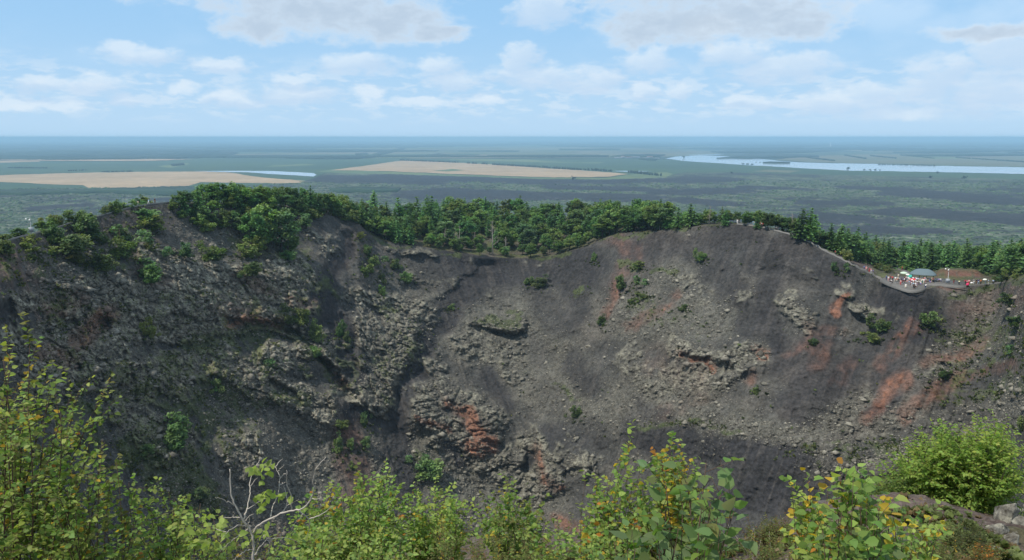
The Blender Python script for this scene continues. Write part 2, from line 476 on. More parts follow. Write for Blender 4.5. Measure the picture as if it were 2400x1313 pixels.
ROCK = strokes([
    ([(360, 600), (470, 640), (560, 660), (660, 640)], 34), ([(170, 690), (330, 700), (500, 700), (640, 680), (715, 700)], 58), ([(40, 790), (150, 820), (260, 790)], 66),
    ([(230, 760), (420, 770), (560, 750), (700, 760)], 40), ([(650, 570), (720, 660)], 26), ([(60, 700), (200, 680)], 34, .8), ([(100, 900), (300, 870), (420, 880)], 60, .85),
    ([(300, 960), (400, 1040)], 60, .75), ([(430, 870), (520, 830)], 50, .7), ([(560, 870), (650, 905), (760, 960)], 44), ([(640, 840), (720, 830)], 30), ([(760, 790), (800, 840), (800, 900)], 30), ([(810, 840), (850, 920), (910, 950)], 42),
    ([(860, 780), (960, 790), (980, 850), (900, 890)], 52), ([(840, 700), (930, 720), (1000, 740)], 32, .8), ([(970, 930), (1010, 980)], 34), ([(1010, 900), (1090, 940), (1160, 990)], 40, .8),
    ([(1060, 1020), (1130, 1060), (1190, 1090)], 44), ([(1250, 1040), (1290, 1090), (1260, 1140)], 40, .9), ([(1330, 1040), (1370, 1090)], 40, .85), ([(1200, 1060), (1220, 1130)], 26, .9),
    ([(1590, 815), (1650, 850), (1700, 850), (1780, 820)], 32), ([(1560, 880), (1640, 900), (1700, 880)], 40, .8), ([(1480, 840), (1540, 900)], 40, .55), ([(1720, 692), (1760, 690)], 20, .9), ([(1840, 710), (1890, 750)], 24, .9),
    ([(1870, 635), (1910, 655)], 20, .9), ([(1960, 655), (1990, 665)], 14, .8), ([(1975, 690), (2005, 695)], 18, .9), ([(2015, 725), (2085, 745)], 18, .9), ([(1120, 760), (1225, 770)], 12, .9),
    ([(1890, 760), (1960, 790)], 22, .7), ([(1100, 800), (1200, 850)], 40, .45), ([(1590, 650), (1640, 690)], 30, .45), ([(1600, 560), (1700, 590), (1780, 580)], 30, .3),
    ([(960, 650), (1080, 660), (1140, 690)], 24, .6), ([(900, 580), (1040, 600), (1140, 620), (1300, 615)], 9, .8), ([(580, 1040), (600, 1080)], 34, .8), ([(1500, 1040), (1560, 1090)], 34, .4), ([(1640, 1040), (1750, 1080)], 34, .45),
    ([(760, 560), (790, 610)], 26, .6), ([(2160, 870), (2250, 860)], 24, .4), ([(2030, 920), (2080, 960)], 20, .3), ([(2160, 1030), (2010, 1090)], 20, .4)])
SCREE = strokes([
    ([(440, 560), (560, 600)], 50, .7), ([(560, 960), (700, 1060), (760, 1200)], 80, 1.0), ([(620, 1080), (700, 1280)], 110), ([(400, 1180), (560, 1280)], 80, .8), ([(900, 640), (1000, 700)], 60, .5), ([(1060, 760), (1260, 800), (1300, 880)], 90, .9),
    ([(1100, 720), (1260, 720), (1330, 690)], 50, .5), ([(1000, 1060), (1120, 1150), (1240, 1200)], 90), ([(900, 1060), (960, 1200)], 50, .8), ([(1250, 880), (1380, 960), (1480, 960), (1620, 960)], 80, .8), ([(1440, 740), (1560, 760), (1680, 740)], 60, .9),
    ([(1500, 690), (1620, 640)], 40, .6), ([(1380, 1000), (1480, 990), (1660, 985)], 26), ([(1700, 1000), (1850, 1030), (1980, 980)], 36), ([(1920, 990), (2060, 960), (2200, 1010)], 50, .8), ([(1880, 1080), (1960, 1080)], 40),
    ([(2000, 1060), (2160, 1020), (2330, 960), (2400, 930)], 50, .8), ([(2220, 780), (2400, 720)], 90, .5), ([(100, 620), (260, 680)], 50, .5), ([(1640, 560), (1760, 610)], 60, .3), ([(1720, 620), (1800, 780)], 60, .35), ([(1650, 1060), (1700, 1160)], 70, .7), ([(2050, 620), (2330, 720)], 60, .3)])
RED = strokes([
    ([(0, 610), (60, 650)], 50, .45), ([(560, 745), (620, 765), (660, 765)], 18, .9), ([(520, 720), (600, 735)], 14, .6), ([(185, 800), (215, 770), (250, 740)], 28, 1.0), ([(90, 820), (170, 850)], 26, .7), ([(100, 730), (180, 700)], 26, .7), ([(560, 650), (640, 690)], 20, .6), ([(330, 640), (380, 660)], 20, .5), ([(680, 700), (730, 720)], 16, .7), ([(760, 860), (800, 905)], 11, .9),
    ([(1085, 970), (1120, 1000), (1150, 1030)], 25, 1.0), ([(1090, 1040), (1110, 1045)], 16, .8), ([(985, 988), (1040, 1000)], 7, .9), ([(1050, 940), (1070, 970)], 18, .6), ([(1250, 1060), (1280, 1120)], 16, .7), ([(1280, 1120), (1300, 1140)], 12, .8),
    ([(820, 1030), (820, 1080), (835, 1150)], 44, .6), ([(1450, 550), (1490, 600), (1470, 640)], 26, .5), ([(1460, 660), (1440, 700), (1410, 740)], 16, .8), ([(1590, 690), (1530, 730), (1470, 770)], 14, .7), ([(1600, 830), (1660, 860)], 12, .9),
    ([(1770, 815), (1790, 820)], 11, .9), ([(2000, 690), (1975, 720), (1955, 735)], 11, 1.0), ([(1890, 760), (1960, 780)], 16, .6), ([(1900, 790), (1930, 810), (1920, 850)], 20, .7), ([(1880, 805), (1840, 830)], 12, .6),
    ([(2130, 760), (2090, 830), (2070, 870)], 18, .8), ([(2130, 890), (2080, 915), (2050, 950), (2030, 980)], 18, 1.0), ([(2260, 880), (2170, 930), (2110, 970)], 18, .9), ([(2170, 850), (2280, 815)], 16, .8), ([(2250, 830), (2290, 815)], 18, .9),
    ([(2380, 860), (2260, 890), (2190, 930)], 15, .8), ([(1990, 860), (1970, 890)], 20, .5), ([(1770, 880), (1765, 900)], 14, .6), ([(2330, 700), (2400, 680), (2250, 730)], 30, .4), ([(1300, 1220), (1360, 1240)], 20, .6), ([(1660, 930), (1560, 960)], 20, .25),
    ([(1550, 850), (1620, 890)], 40, .25), ([(2200, 655), (2290, 655)], 9, .8), ([(650, 1240), (800, 1220)], 30, .2)])
PURP = strokes([
    ([(2200, 700), (2320, 700), (2420, 690)], 60, .7), ([(2150, 780), (2080, 900), (2000, 990)], 60, .6), ([(100, 680), (260, 720)], 50, .5), ([(330, 600), (360, 650)], 30, .4),
    ([(0, 600), (120, 660)], 70), ([(220, 540), (330, 500)], 30), ([(380, 540), (440, 570), (500, 610)], 36, .8), ([(690, 620), (720, 640)], 24, .8), ([(840, 540), (780, 640)], 22, .9), ([(880, 620), (860, 660)], 16, .7),
    ([(520, 960), (600, 1000), (700, 1100)], 50, .4), ([(820, 1000), (830, 1100), (830, 1200)], 60), ([(1420, 560), (1600, 560), (1750, 545), (1880, 590)], 26, .8), ([(1500, 600), (1420, 760)], 40, .6), ([(1850, 830), (1950, 920), (1880, 1000)], 60, .7),
    ([(2260, 740), (2360, 690), (2440, 660)], 50), ([(2180, 800), (2060, 950)], 60, .6), ([(2300, 760), (2200, 820)], 60, .5), ([(1900, 1060), (2080, 960), (2250, 880)], 26, .5), ([(1870, 1100), (2080, 1110)], 40, .8), ([(400, 1180), (560, 1260)], 60, .5)])
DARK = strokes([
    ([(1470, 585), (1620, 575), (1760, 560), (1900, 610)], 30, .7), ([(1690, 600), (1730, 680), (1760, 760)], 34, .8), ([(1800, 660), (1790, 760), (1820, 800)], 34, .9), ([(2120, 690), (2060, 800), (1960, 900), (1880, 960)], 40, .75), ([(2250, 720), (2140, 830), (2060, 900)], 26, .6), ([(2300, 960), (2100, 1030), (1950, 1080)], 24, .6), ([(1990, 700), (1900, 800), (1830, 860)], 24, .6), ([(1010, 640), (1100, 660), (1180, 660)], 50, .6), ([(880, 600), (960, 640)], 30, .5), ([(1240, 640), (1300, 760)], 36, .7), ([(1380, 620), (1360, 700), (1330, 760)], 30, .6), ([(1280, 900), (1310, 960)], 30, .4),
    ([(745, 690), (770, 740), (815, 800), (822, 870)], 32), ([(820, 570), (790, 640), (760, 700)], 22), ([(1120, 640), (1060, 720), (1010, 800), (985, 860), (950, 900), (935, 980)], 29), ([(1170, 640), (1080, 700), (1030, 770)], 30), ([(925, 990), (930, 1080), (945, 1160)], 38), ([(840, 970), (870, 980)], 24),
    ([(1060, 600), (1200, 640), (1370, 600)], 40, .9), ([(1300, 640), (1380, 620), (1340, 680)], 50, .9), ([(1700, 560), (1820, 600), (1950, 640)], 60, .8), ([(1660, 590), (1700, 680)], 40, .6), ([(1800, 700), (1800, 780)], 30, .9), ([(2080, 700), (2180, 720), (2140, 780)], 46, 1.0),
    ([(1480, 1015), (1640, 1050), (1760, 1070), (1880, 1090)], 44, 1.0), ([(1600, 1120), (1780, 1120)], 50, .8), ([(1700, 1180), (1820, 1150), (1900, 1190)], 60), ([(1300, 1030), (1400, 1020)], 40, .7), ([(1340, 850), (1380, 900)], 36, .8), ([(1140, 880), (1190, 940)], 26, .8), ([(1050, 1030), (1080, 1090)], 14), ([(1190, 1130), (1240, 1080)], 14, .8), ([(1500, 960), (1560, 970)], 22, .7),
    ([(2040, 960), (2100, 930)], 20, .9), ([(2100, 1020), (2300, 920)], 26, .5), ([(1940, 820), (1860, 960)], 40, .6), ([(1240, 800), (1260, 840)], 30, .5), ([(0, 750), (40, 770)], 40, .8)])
MOSS = strokes([
    ([(40, 640), (200, 700)], 60, .42), ([(100, 760), (300, 740), (500, 720), (700, 700)], 60, .38), ([(200, 900), (420, 900), (560, 860)], 110, .5), ([(260, 1010), (420, 1040), (520, 1000)], 90, .5), ([(740, 880), (880, 860), (960, 800)], 60, .36), ([(2240, 900), (2420, 840)], 70, .36), ([(700, 600), (760, 680)], 40, .4),
    ([(100, 600), (250, 640)], 34, .4), ([(300, 880), (420, 940)], 70, .65), ([(440, 800), (640, 790)], 28, .8), ([(500, 850), (540, 920)], 34, .6), ([(330, 1060), (430, 1120), (480, 1180)], 60, .9), ([(620, 940), (700, 930)], 22, .8), ([(660, 760), (760, 840)], 30, .6),
    ([(1120, 750), (1215, 752)], 9, .9), ([(1460, 620), (1500, 630)], 12, .9), ([(1350, 690), (1380, 680)], 12, .9), ([(1490, 690), (1520, 700)], 10, .7), ([(1530, 645), (1590, 640)], 8, .8), ([(1310, 910), (1340, 930)], 9, .8), ([(1500, 995), (1640, 988), (1740, 1015)], 8, .7),
    ([(1480, 720), (1640, 770)], 30, .35), ([(2220, 780), (2380, 800)], 50, .5), ([(2230, 900), (2330, 850)], 16, .6), ([(2300, 930), (2400, 900)], 24, .5), ([(2240, 690), (2340, 670)], 10, .7), ([(1410, 560), (1500, 543), (1600, 534), (1700, 527)], 8, .9), ([(850, 560), (1000, 578), (1130, 598), (1260, 603), (1330, 588)], 5, .8),
    ([(870, 720), (930, 730)], 12, .7), ([(880, 880), (900, 930)], 20, .4), ([(1850, 1060), (1960, 1050)], 14, .5), ([(2040, 640), (1960, 580)], 14, .7), ([(2360, 665), (2430, 640)], 9, .9), ([(2000, 1070), (2140, 1040)], 30, .5), ([(180, 560), (320, 600)], 40, .4), ([(560, 580), (700, 560)], 40, .5), ([(980, 1070), (1040, 1110)], 20, .5)])
ORANGE = strokes([
    ([(1085, 965), (1115, 1000), (1150, 1025)], 26, 1.0), ([(1090, 1038), (1125, 1045)], 14, .8), ([(985, 985), (1040, 1002)], 8, .9), ([(1045, 935), (1075, 965)], 12, .6), ([(545, 760), (600, 755), (655, 768)], 15, .8), ([(1600, 832), (1630, 850), (1665, 868)], 9, .9), ([(1770, 815), (1792, 818)], 10, .9), ([(2000, 692), (1975, 722), (1955, 738)], 10, 1.0),
    ([(200, 790), (240, 745)], 16, .7), ([(130, 830), (170, 850)], 10, .6), ([(1255, 1075), (1275, 1110)], 10, .7), ([(1285, 1125), (1305, 1140)], 8, .7), ([(770, 865), (795, 900)], 7, .8), ([(2120, 892), (2075, 920), (2045, 955)], 10, .55), ([(2260, 885), (2190, 925)], 8, .45), ([(2115, 770), (2085, 850)], 8, .45), ([(2240, 835), (2285, 815)], 8, .5), ([(1460, 670), (1440, 705)], 8, .6), ([(1590, 695), (1540, 725)], 8, .5), ([(1310, 1225), (1350, 1240)], 14, .6)])
BUMP = strokes([   # metres of relief towards the viewer
    ([(60, 700), (330, 680), (560, 690), (720, 690)], 95, 6), ([(560, 870), (650, 905), (770, 965)], 60, 7.5), ([(640, 840), (720, 850)], 46, 9), ([(860, 790), (960, 800), (880, 900)], 70, 7), ([(770, 800), (800, 860)], 36, 6), ([(1000, 950), (1120, 1000)], 78, 13), ([(1080, 1040), (1180, 1090)], 56, 7),
    ([(1290, 1050), (1330, 1090)], 70, 11), ([(1590, 820), (1700, 845), (1780, 815)], 52, 9), ([(1500, 890), (1650, 900)], 60, 4), ([(1735, 690), (1760, 690)], 26, 3), ([(1870, 735)], 36, 4), ([(1890, 642)], 30, 3.5), ([(1990, 692)], 24, 3), ([(2050, 735)], 30, 3.5), ([(1120, 752), (1225, 756)], 18, 4.5),
    ([(570, 1050), (600, 1070)], 60, 8), ([(1440, 985), (1660, 1000), (1800, 1050), (1900, 1060)], 70, 4.5), ([(860, 620), (880, 700)], 40, 4), ([(2160, 900), (2070, 970)], 40, 3), ([(120, 850), (300, 830)], 80, 6), ([(2000, 1085), (2090, 1080)], 30, 6), ([(1240, 720), (1330, 760)], 60, 3), ([(1500, 700), (1600, 750)], 90, 5)])
GULL = strokes([
    ([(820, 560), (780, 660), (770, 740), (820, 800), (824, 860)], 26, 3.5), ([(1140, 620), (1060, 720), (1000, 830), (950, 900), (930, 980)], 24, 3), ([(1300, 700), (1240, 830)], 40, 3), ([(1800, 640), (1800, 800)], 50, 4), ([(190, 800), (240, 770)], 22, 5), ([(545, 745), (560, 770), (640, 770), (700, 775)], 12, 6), ([(640, 905), (660, 915)], 16, 5), ([(760, 850), (790, 910), (830, 935)], 12, 6),
    ([(1240, 1050), (1230, 1120)], 14, 3), ([(1330, 1115), (1360, 1110)], 14, 3), ([(1610, 835), (1660, 862), (1700, 860)], 12, 5), ([(20, 740)], 36, 5), ([(1150, 775), (1220, 780)], 9, 4), ([(105, 880)], 10, 5), ([(190, 872)], 12, 4)])
SLOPE_ADD = strokes([
    ([(100, 690), (400, 720), (720, 720)], 90, .5), ([(1500, 1090), (1700, 1120), (1900, 1130)], 90, .25), ([(700, 940), (820, 950)], 40, .5), ([(1080, 1010), (1200, 1090)], 40, .5), ([(940, 595), (1130, 612), (1320, 604)], 11, 1.5)])

NU = len(sm_u); NV = 430
tt = np.linspace(0, 1, NV)
VB = 1338.0
U = np.repeat(sm_u[None, :], NV, 0)
V = _vr[None, :] + (VB - _vr[None, :]) * tt[:, None]
S = 0.70 - 0.06 * sst(U, 1500, 2300) + sample(SLOPE_ADD, U, V)
T = T_of(U, V)
dT = np.diff(T, axis=0)
lnr = np.zeros_like(T); lnr[0] = np.log(_r0)
lnr[1:] = lnr[0] - np.cumsum(dT / (0.5 * (S[1:] + S[:-1]) + 0.5 * (T[1:] + T[:-1])), axis=0)
# keep neighbouring columns coherent lower down
lnr = np.stack([smooth1(row, 31) * w + row * (1 - w) for row, w in zip(lnr, sst(tt, 0.0, 0.12) * 0.95)])
lnr = np.stack([smooth1(row, 141) * w + row * (1 - w) for row, w in zip(lnr, sst(tt, 0.02, 0.30) * 0.95)])
RB = np.exp(lnr)
dx_, dy_, dz_ = ray(U, V); hh_ = np.hypot(dx_, dy_)
ux, uy = dx_ / hh_, dy_ / hh_
PX, PY, PZ = ux * RB, uy * RB, -T * RB
print('noise...')
w1 = fbm(PX / 16, PY / 16, PZ / 16, 4); w2 = fbm(PX / 16 + 40, PY / 16, PZ / 16, 4)
Uw, Vw = U + w1 * 22, V + w2 * 20
fade_top = sst(V - _vr[None, :], 2, 22)
def S_(img): return sample(img, Uw, Vw)
mrock, mscree, mred, mpurp, mdark, mmoss = [S_(q) for q in (ROCK, SCREE, RED, PURP, DARK, MOSS)]
na = fbm(PX / 5.5, PY / 5.5, PZ / 4.0, 4)
nb = fbm(PX / 1.9, PY / 1.9, PZ / 1.4, 3)
rg = ridged(PX / 9, PY / 9, PZ / 6.5, 4)
rock = np.clip(mrock * 1.1 - 0.75 * mdark + 0.45 * na * (mrock > 0.05) - 0.08, 0, 1)
rock = sst(rock + 0.12 * nb, 0.12, 0.9)
strata = PZ / 2.6 + 1.6 * w1 + 0.6 * na + PX * 0.012
saw = 1 - (strata - np.floor(strata))
saw2 = PZ / 1.05 + 1.2 * na + 0.9 * w2; saw2 = 1 - (saw2 - np.floor(saw2))
bx = ridged(PX / 3.6, PY / 3.6, PZ / 2.6, 3)
A = (0.5 - 0.15 * sst(U, 1200, 1450)) * sample(BUMP, U + w1 * 14, V + w2 * 12) - 0.6 * S_(GULL) + 1.1 * w1
cv1, cg1 = cells(PX / 5.5 + .25 * w1, PY / 5.5, PZ / 4.0 + .3 * w2)
cv2, cg2 = cells(PX / 1.9 + .3 * na, PY / 1.9, PZ / 1.35 + .3 * w1)
cv0, cg0 = cells(PX / 13 + .25 * w2, PY / 13, PZ / 8.5 + .25 * w1)
szm = sst(w2 + .4 * na, -.5, .5)
blk = 2.2 * cv0 * (1 - .5 * szm) + 1.7 * cv1 * szm + (0.35 + .5 * sst(w1, -.3, .5)) * cv2 - 1.1 * (1 - sst(cg0, 0.0, 0.10)) - 0.8 * (1 - sst(cg1, 0.0, 0.16)) - 0.35 * (1 - sst(cg2, 0.0, 0.2))
A = A + rock * (1 - 0.42 * sst(U, 1150, 1400)) * (0.9 * rg + 0.55 * saw * sst(w2, -0.5, 0.5) + (0.92 - 0.2 * (1 - sst(U, 500, 1000))) * blk + 0.40 * nb) + rock * 0.1
A = A + (1 - rock) * (0.30 * na + (0.15 + 0.15 * mscree) * nb + (0.10 + 0.30 * mscree) * cv2 + 0.3 * sst(bx, .25, .8) * sst(na, 0, .6))
# shallow runnels down the cinder slopes
flow = fbm(U / 14.0 + V / 40 * np.sign(U - 1250), V / 220.0, U * 0 + 3.3, 3)
A = A + (1 - rock) * 0.34 * flow
A = A * fade_top
RR = RB - A / 0.78
CX, CY, CZ = ux * RR, uy * RR, -T * RR

# colours (albedo of the stone, with the left rock lifted against its shading)
def cmix(c, m, rgb): return c + m[..., None] * (np.array(rgb) - c)
nc = fbm(PX / 30, PY / 30, PZ / 30, 3)
C = np.zeros(U.shape + (3,)) + np.array((0.060, 0.060, 0.057))
C = cmix(C, sst(nc + 0.5 * na, -0.2, 0.7) * 0.5, (0.112, 0.102, 0.086))
C = cmix(C, np.clip(mpurp * (0.75 + 0.3 * na), 0, 1) * 0.6, (0.086, 0.068, 0.061))
C = cmix(C, np.clip(mscree * (0.7 + 0.6 * nb), 0, 1) * 0.8, (0.134, 0.133, 0.112))
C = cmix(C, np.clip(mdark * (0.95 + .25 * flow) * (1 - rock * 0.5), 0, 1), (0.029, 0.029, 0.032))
C = cmix(C, sst(flow + 0.3 * na, 0.1, 0.7)  * (1 - rock) * 0.3, (0.110, 0.102, 0.090))
lich = sst(nb + 0.55 * na + 0.3 * w2, -0.45, 0.55)
Crock = cmix(np.zeros_like(C) + np.array((0.085, 0.081, 0.070)), lich, (0.205, 0.200, 0.160))
C = cmix(C, rock[..., None][..., 0] * 0.0, (0, 0, 0)) * (1 - rock[..., None]) + Crock * rock[..., None]
C = cmix(C, np.clip(mred * (0.75 + 0.75 * na + 0.5 * flow), 0, 1) * (0.70 - 0.1 * rock), (0.160, 0.086, 0.064))
C = cmix(C, sst(mred * (0.75 + 0.8 * nb), 0.70, 1.3) * 0.45, (0.21, 0.100, 0.064))
mor = S_(ORANGE)
C = cmix(C, sst(mor * 1.1 + 0.45 * nb + 0.5 * na, 0.45, 0.95) * (mor > .03) * (0.55 + 0.25 * rock), (0.205, 0.096, 0.060))
moss = sst(mmoss * 1.15 + 0.55 * na + 0.3 * nb, 0.42, 0.9) * (mmoss > 0.03)
C = cmix(C, moss * 0.8, (0.066, 0.084, 0.034))
C = C * (1 + 0.30 * rock * (1 - sst(U, 500, 1000)))[..., None] + (rock * (1 - sst(U, 500, 1000)))[..., None] * np.array((.014, .008, .0))  # left rock lightened and browned to make up for its dark, bluish shading
C = np.clip(C, 0.01, 1)

# behind the rim
DB = np.concatenate([[0.0], np.geomspace(0.8, 30, 16), np.linspace(36, 180, 25), np.geomspace(200, 620, 12)])[::-1]   # far to near
Ub = np.repeat(sm_u[None, ::2], len(DB), 0); Db = np.repeat(DB[:, None], Ub.shape[1], 1)
Bp = back_pt(Ub.ravel(), Db.ravel()).reshape(3, *Ub.shape)
bn = fbm(Bp[0] / 7, Bp[1] / 7, Bp[2] / 7, 3); bn2 = fbm(Bp[0] / 2.5, Bp[1] / 2.5, Bp[2] / 2.5, 3)
Bp[2] += (bn * 0.5) * sst(Db, 4, 14)
CB = np.zeros(Ub.shape + (3,)) + np.array((0.072, 0.064, 0.052))
CB = cmix(CB, sst(bn + 0.3 * bn2, -0.35, 0.35) * sst(Db, 0.2, 2.0) * 0.85, (0.075, 0.088, 0.032))
redbank = sst(Ub, 2185, 2200) * (1 - sst(Ub, 2285, 2310)) * sst(Db + 3 * bn, 19, 22) * (1 - sst(Db + 5 * bn, 27, 40)) * sst(bn2 + .6, 0, .4)
CB = cmix(CB, redbank * 0.85, (0.15, 0.062, 0.048))
purpbank = sst(Ub, 1930, 1990) * (1 - sst(Ub, 2030, 2062)) * sst(Db, 2, 5) * (1 - sst(Db, 40, 60)) * sst(bn, -0.6, 0.0)
CB = cmix(CB, purpbank * 0.85, (0.085, 0.062, 0.058))

def grid_mesh(name, X, Y, Z, Cc, m, flip=False):
    nr, ncol = X.shape
    idx = np.arange(nr * ncol).reshape(nr, ncol)
    q = np.stack([idx[:-1, :-1], idx[1:, :-1], idx[1:, 1:], idx[:-1, 1:]], -1).reshape(-1, 4)
    if flip: q = q[:, ::-1]
    return mesh_np(name, np.stack([X, Y, Z], -1).reshape(-1, 3), q, np.full(len(q), 4), m, Cc.reshape(-1, Cc.shape[-1]))

PEB = np.clip(0.28 + 0.9 * mscree + 0.55 * rock - 0.5 * mdark, 0.04, 1)
C = np.concatenate([C, PEB[..., None]], -1)
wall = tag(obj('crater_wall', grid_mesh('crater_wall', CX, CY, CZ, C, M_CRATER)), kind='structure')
tag(obj('outer_slope', grid_mesh('outer_slope', Bp[0], Bp[1], Bp[2], CB, M_CRATER)), kind='structure')

def wall_pt(u, v):                          # point of the displaced wall under pixel (u, v)
    x = np.clip((np.asarray(u, float) - sm_u[0]) / 2, 0, NU - 1.001); vr = vrim(u)
    y = np.clip((np.asarray(v, float) - vr) / (VB - vr), 0, 0.9999) * (NV - 1)
    i = x.astype(int); j = np.minimum(y.astype(int), NV - 2); fx = x - i; fy = y - j
    g = lambda q: (q[j, i] * (1 - fx) + q[j, i + 1] * fx) * (1 - fy) + (q[j + 1, i] * (1 - fx) + q[j + 1, i + 1] * fx) * fy
    return np.array([g(CX), g(CY), g(CZ)])

def ground_hit(u, v):
    """first terrain point under pixel (u, v): inner wall, or the land behind the rim"""
    if v >= vrim(u): return wall_pt(u, v)
    d = np.arange(0, 320, 0.5)
    p = back_pt(np.full_like(d, u), d)
    Tt = -p[2] / np.hypot(p[0], p[1])
    k = np.argmax(Tt <= T_of(u, v))
    return p[:, k] if Tt[k] <= T_of(u, v) else p[:, int(np.argmin(Tt))]

# near side of the rim, falling from the viewer's feet into the crater, and the crater floor
def znear(r, x=0.0, y=0.0):
    r = np.asarray(r, float)
    sl = 0.385 - 0.125 * sst(np.degrees(np.arctan2(x, y)), 10.0, 28.0)
    z = -(1.6 + sl * np.minimum(r, 10.5)) - 0.80 * np.maximum(r - 10.5, 0)
    return np.maximum(z, -138.0)
rn = np.concatenate([[0.0], np.geomspace(0.25, 9, 150), np.linspace(9.05, 14, 110), np.geomspace(14.5, 185, 60), [262]])
an = np.radians(np.concatenate([np.linspace(-180, -50, 40, endpoint=False), np.linspace(-50, 50, 420), np.linspace(50.5, 180, 40)]))
RN, AN = np.meshgrid(rn, an, indexing='ij')
NX, NY = RN * np.sin(AN), RN * np.cos(AN)
wob = fbm(NX / 3.0, NY / 3.0, NX * 0 + 1.7, 3)
edge_r = RN - 0.5 * wob * sst(RN, 3, 9)
NZ = znear(edge_r, NX, NY) + (0.10 * fbm(NX / 0.9, NY / 0.9, NX * 0, 4) + 0.03 * fbm(NX / 0.2, NY / 0.2, NX * 0 + 4, 3)) * sst(RN, 0.5, 3)
back_side = sst(np.abs(AN), math.radians(70), math.radians(110))
NZ = NZ * (1 - back_side) + back_side * (-1.6 - 0.30 * np.minimum(RN, 300))
nn = fbm(NX / 1.3, NY / 1.3, NX * 0 + 9, 4); nn2 = fbm(NX / 0.35, NY / 0.35, NX * 0 + 2, 3)
CN = np.zeros(NX.shape + (3,)) + np.array((0.092, 0.070, 0.062))
CN = cmix(CN, sst(nn, -0.1, 0.5) * 0.7, (0.16, 0.085, 0.07))
CN = cmix(CN, sst(nn2 + nn * .5, 0.0, 0.6) * 0.6, (0.15, 0.14, 0.125))
CN = cmix(CN, sst(nn - 0.4 * nn2, 0.15, 0.6) * 0.7, (0.07, 0.082, 0.035))
tag(obj('ground', grid_mesh('ground', NX, NY, NZ, CN, M_NEAR, True)), kind='structure')

def near_pt(u, r):                          # point on the near ground in the direction of column u (image bottom)
    x, y, _ = ray(u, 1250.0); h = math.hypot(x, y); X, Y = x / h * r, y / h * r
    w = fbm(np.array([X / 3.0]), np.array([Y / 3.0]), np.array([1.7]), 3)[0]
    return np.array([X, Y, float(znear(r - 0.5 * w * sst(np.array(r), 3, 9), X, Y))])

# ------------------------------------------------------------------ loose stones on the talus: one uncountable layer
def icosa():
    t = (1 + 5 ** .5) / 2
    v = np.array([(-1, t, 0), (1, t, 0), (-1, -t, 0), (1, -t, 0), (0, -1, t), (0, 1, t), (0, -1, -t), (0, 1, -t), (t, 0, -1), (t, 0, 1), (-t, 0, -1), (-t, 0, 1)], float)
    f = np.array([(0, 11, 5), (0, 5, 1), (0, 1, 7), (0, 7, 10), (0, 10, 11), (1, 5, 9), (5, 11, 4), (11, 10, 2), (10, 7, 6), (7, 1, 8), (3, 9, 4), (3, 4, 2), (3, 2, 6), (3, 6, 8), (3, 8, 9), (4, 9, 5), (2, 4, 11), (6, 2, 10), (8, 6, 7), (9, 8, 1)])
    return v / np.linalg.norm(v[0]), f
rs = np.random.default_rng(11)
def stones(n):
    iv = np.array([(1, 0, 0), (-1, 0, 0), (0, 1, 0), (0, -1, 0), (0, 0, 1), (0, 0, -1), (.6, .6, .5), (-.6, .5, .5)], float)
    fc = np.array([(4, 0, 6), (0, 2, 6), (2, 4, 6), (4, 2, 7), (2, 1, 7), (1, 4, 7), (4, 1, 3), (4, 3, 0), (0, 5, 2), (2, 5, 1), (1, 5, 3), (3, 5, 0)])
    N = n * 6
    ru = rs.uniform(-60, 2460, N); rv = vrim(ru) + (1320 - vrim(ru)) * rs.uniform(0.02, 1, N)
    dens = 0.14 + 0.95 * sample(SCREE, ru, rv) + 0.55 * sample(ROCK, ru, rv) - 0.95 * sample(DARK, ru, rv) - .25 * sample(RED, ru, rv)
    keep = np.where(rs.uniform(0, 1.0, N) < dens)[0][:n]
    ru, rv = ru[keep], rv[keep]; n = len(ru)
    p = wall_pt(ru, rv).T
    big = sample(ROCK, ru, rv)
    s = (0.12 + 0.14 * rs.pareto(2.7, n)).clip(0.10, 1.2) * (1 + 0.4 * big)
    jit = rs.uniform(0.6, 1.3, (n, 8, 1))
    v = iv[None] * jit * s[:, None, None] * np.stack([rs.uniform(.8, 1.5, n), rs.uniform(.7, 1.2, n), rs.uniform(.45, .85, n)], 1)[:, None, :]
    a = rs.uniform(0, 6.28, n); ca, sa = np.cos(a)[:, None], np.sin(a)[:, None]
    v = np.stack([v[..., 0] * ca - v[..., 1] * sa, v[..., 0] * sa + v[..., 1] * ca, v[..., 2]], -1) + p[:, None, :]
    base = np.array((0.145, 0.138, 0.115)) * rs.uniform(0.5, 1.8, (n, 1))
    redm = sample(RED, ru, rv)[:, None] * 0.7
    base = base * (1 - redm) + np.array((0.15, 0.085, 0.065)) * redm
    f = (fc[None] + 8 * np.arange(n)[:, None, None]).reshape(-1, 3)
    return mesh_np('loose_stones', v.reshape(-1, 3), f, np.full(len(f), 3), M_STONE, np.repeat(base, 8, 0))
tag(obj('loose_stones', stones(78000)), 'grey and rust loose stones strewn over the crater talus', 'stones', kind='stuff')

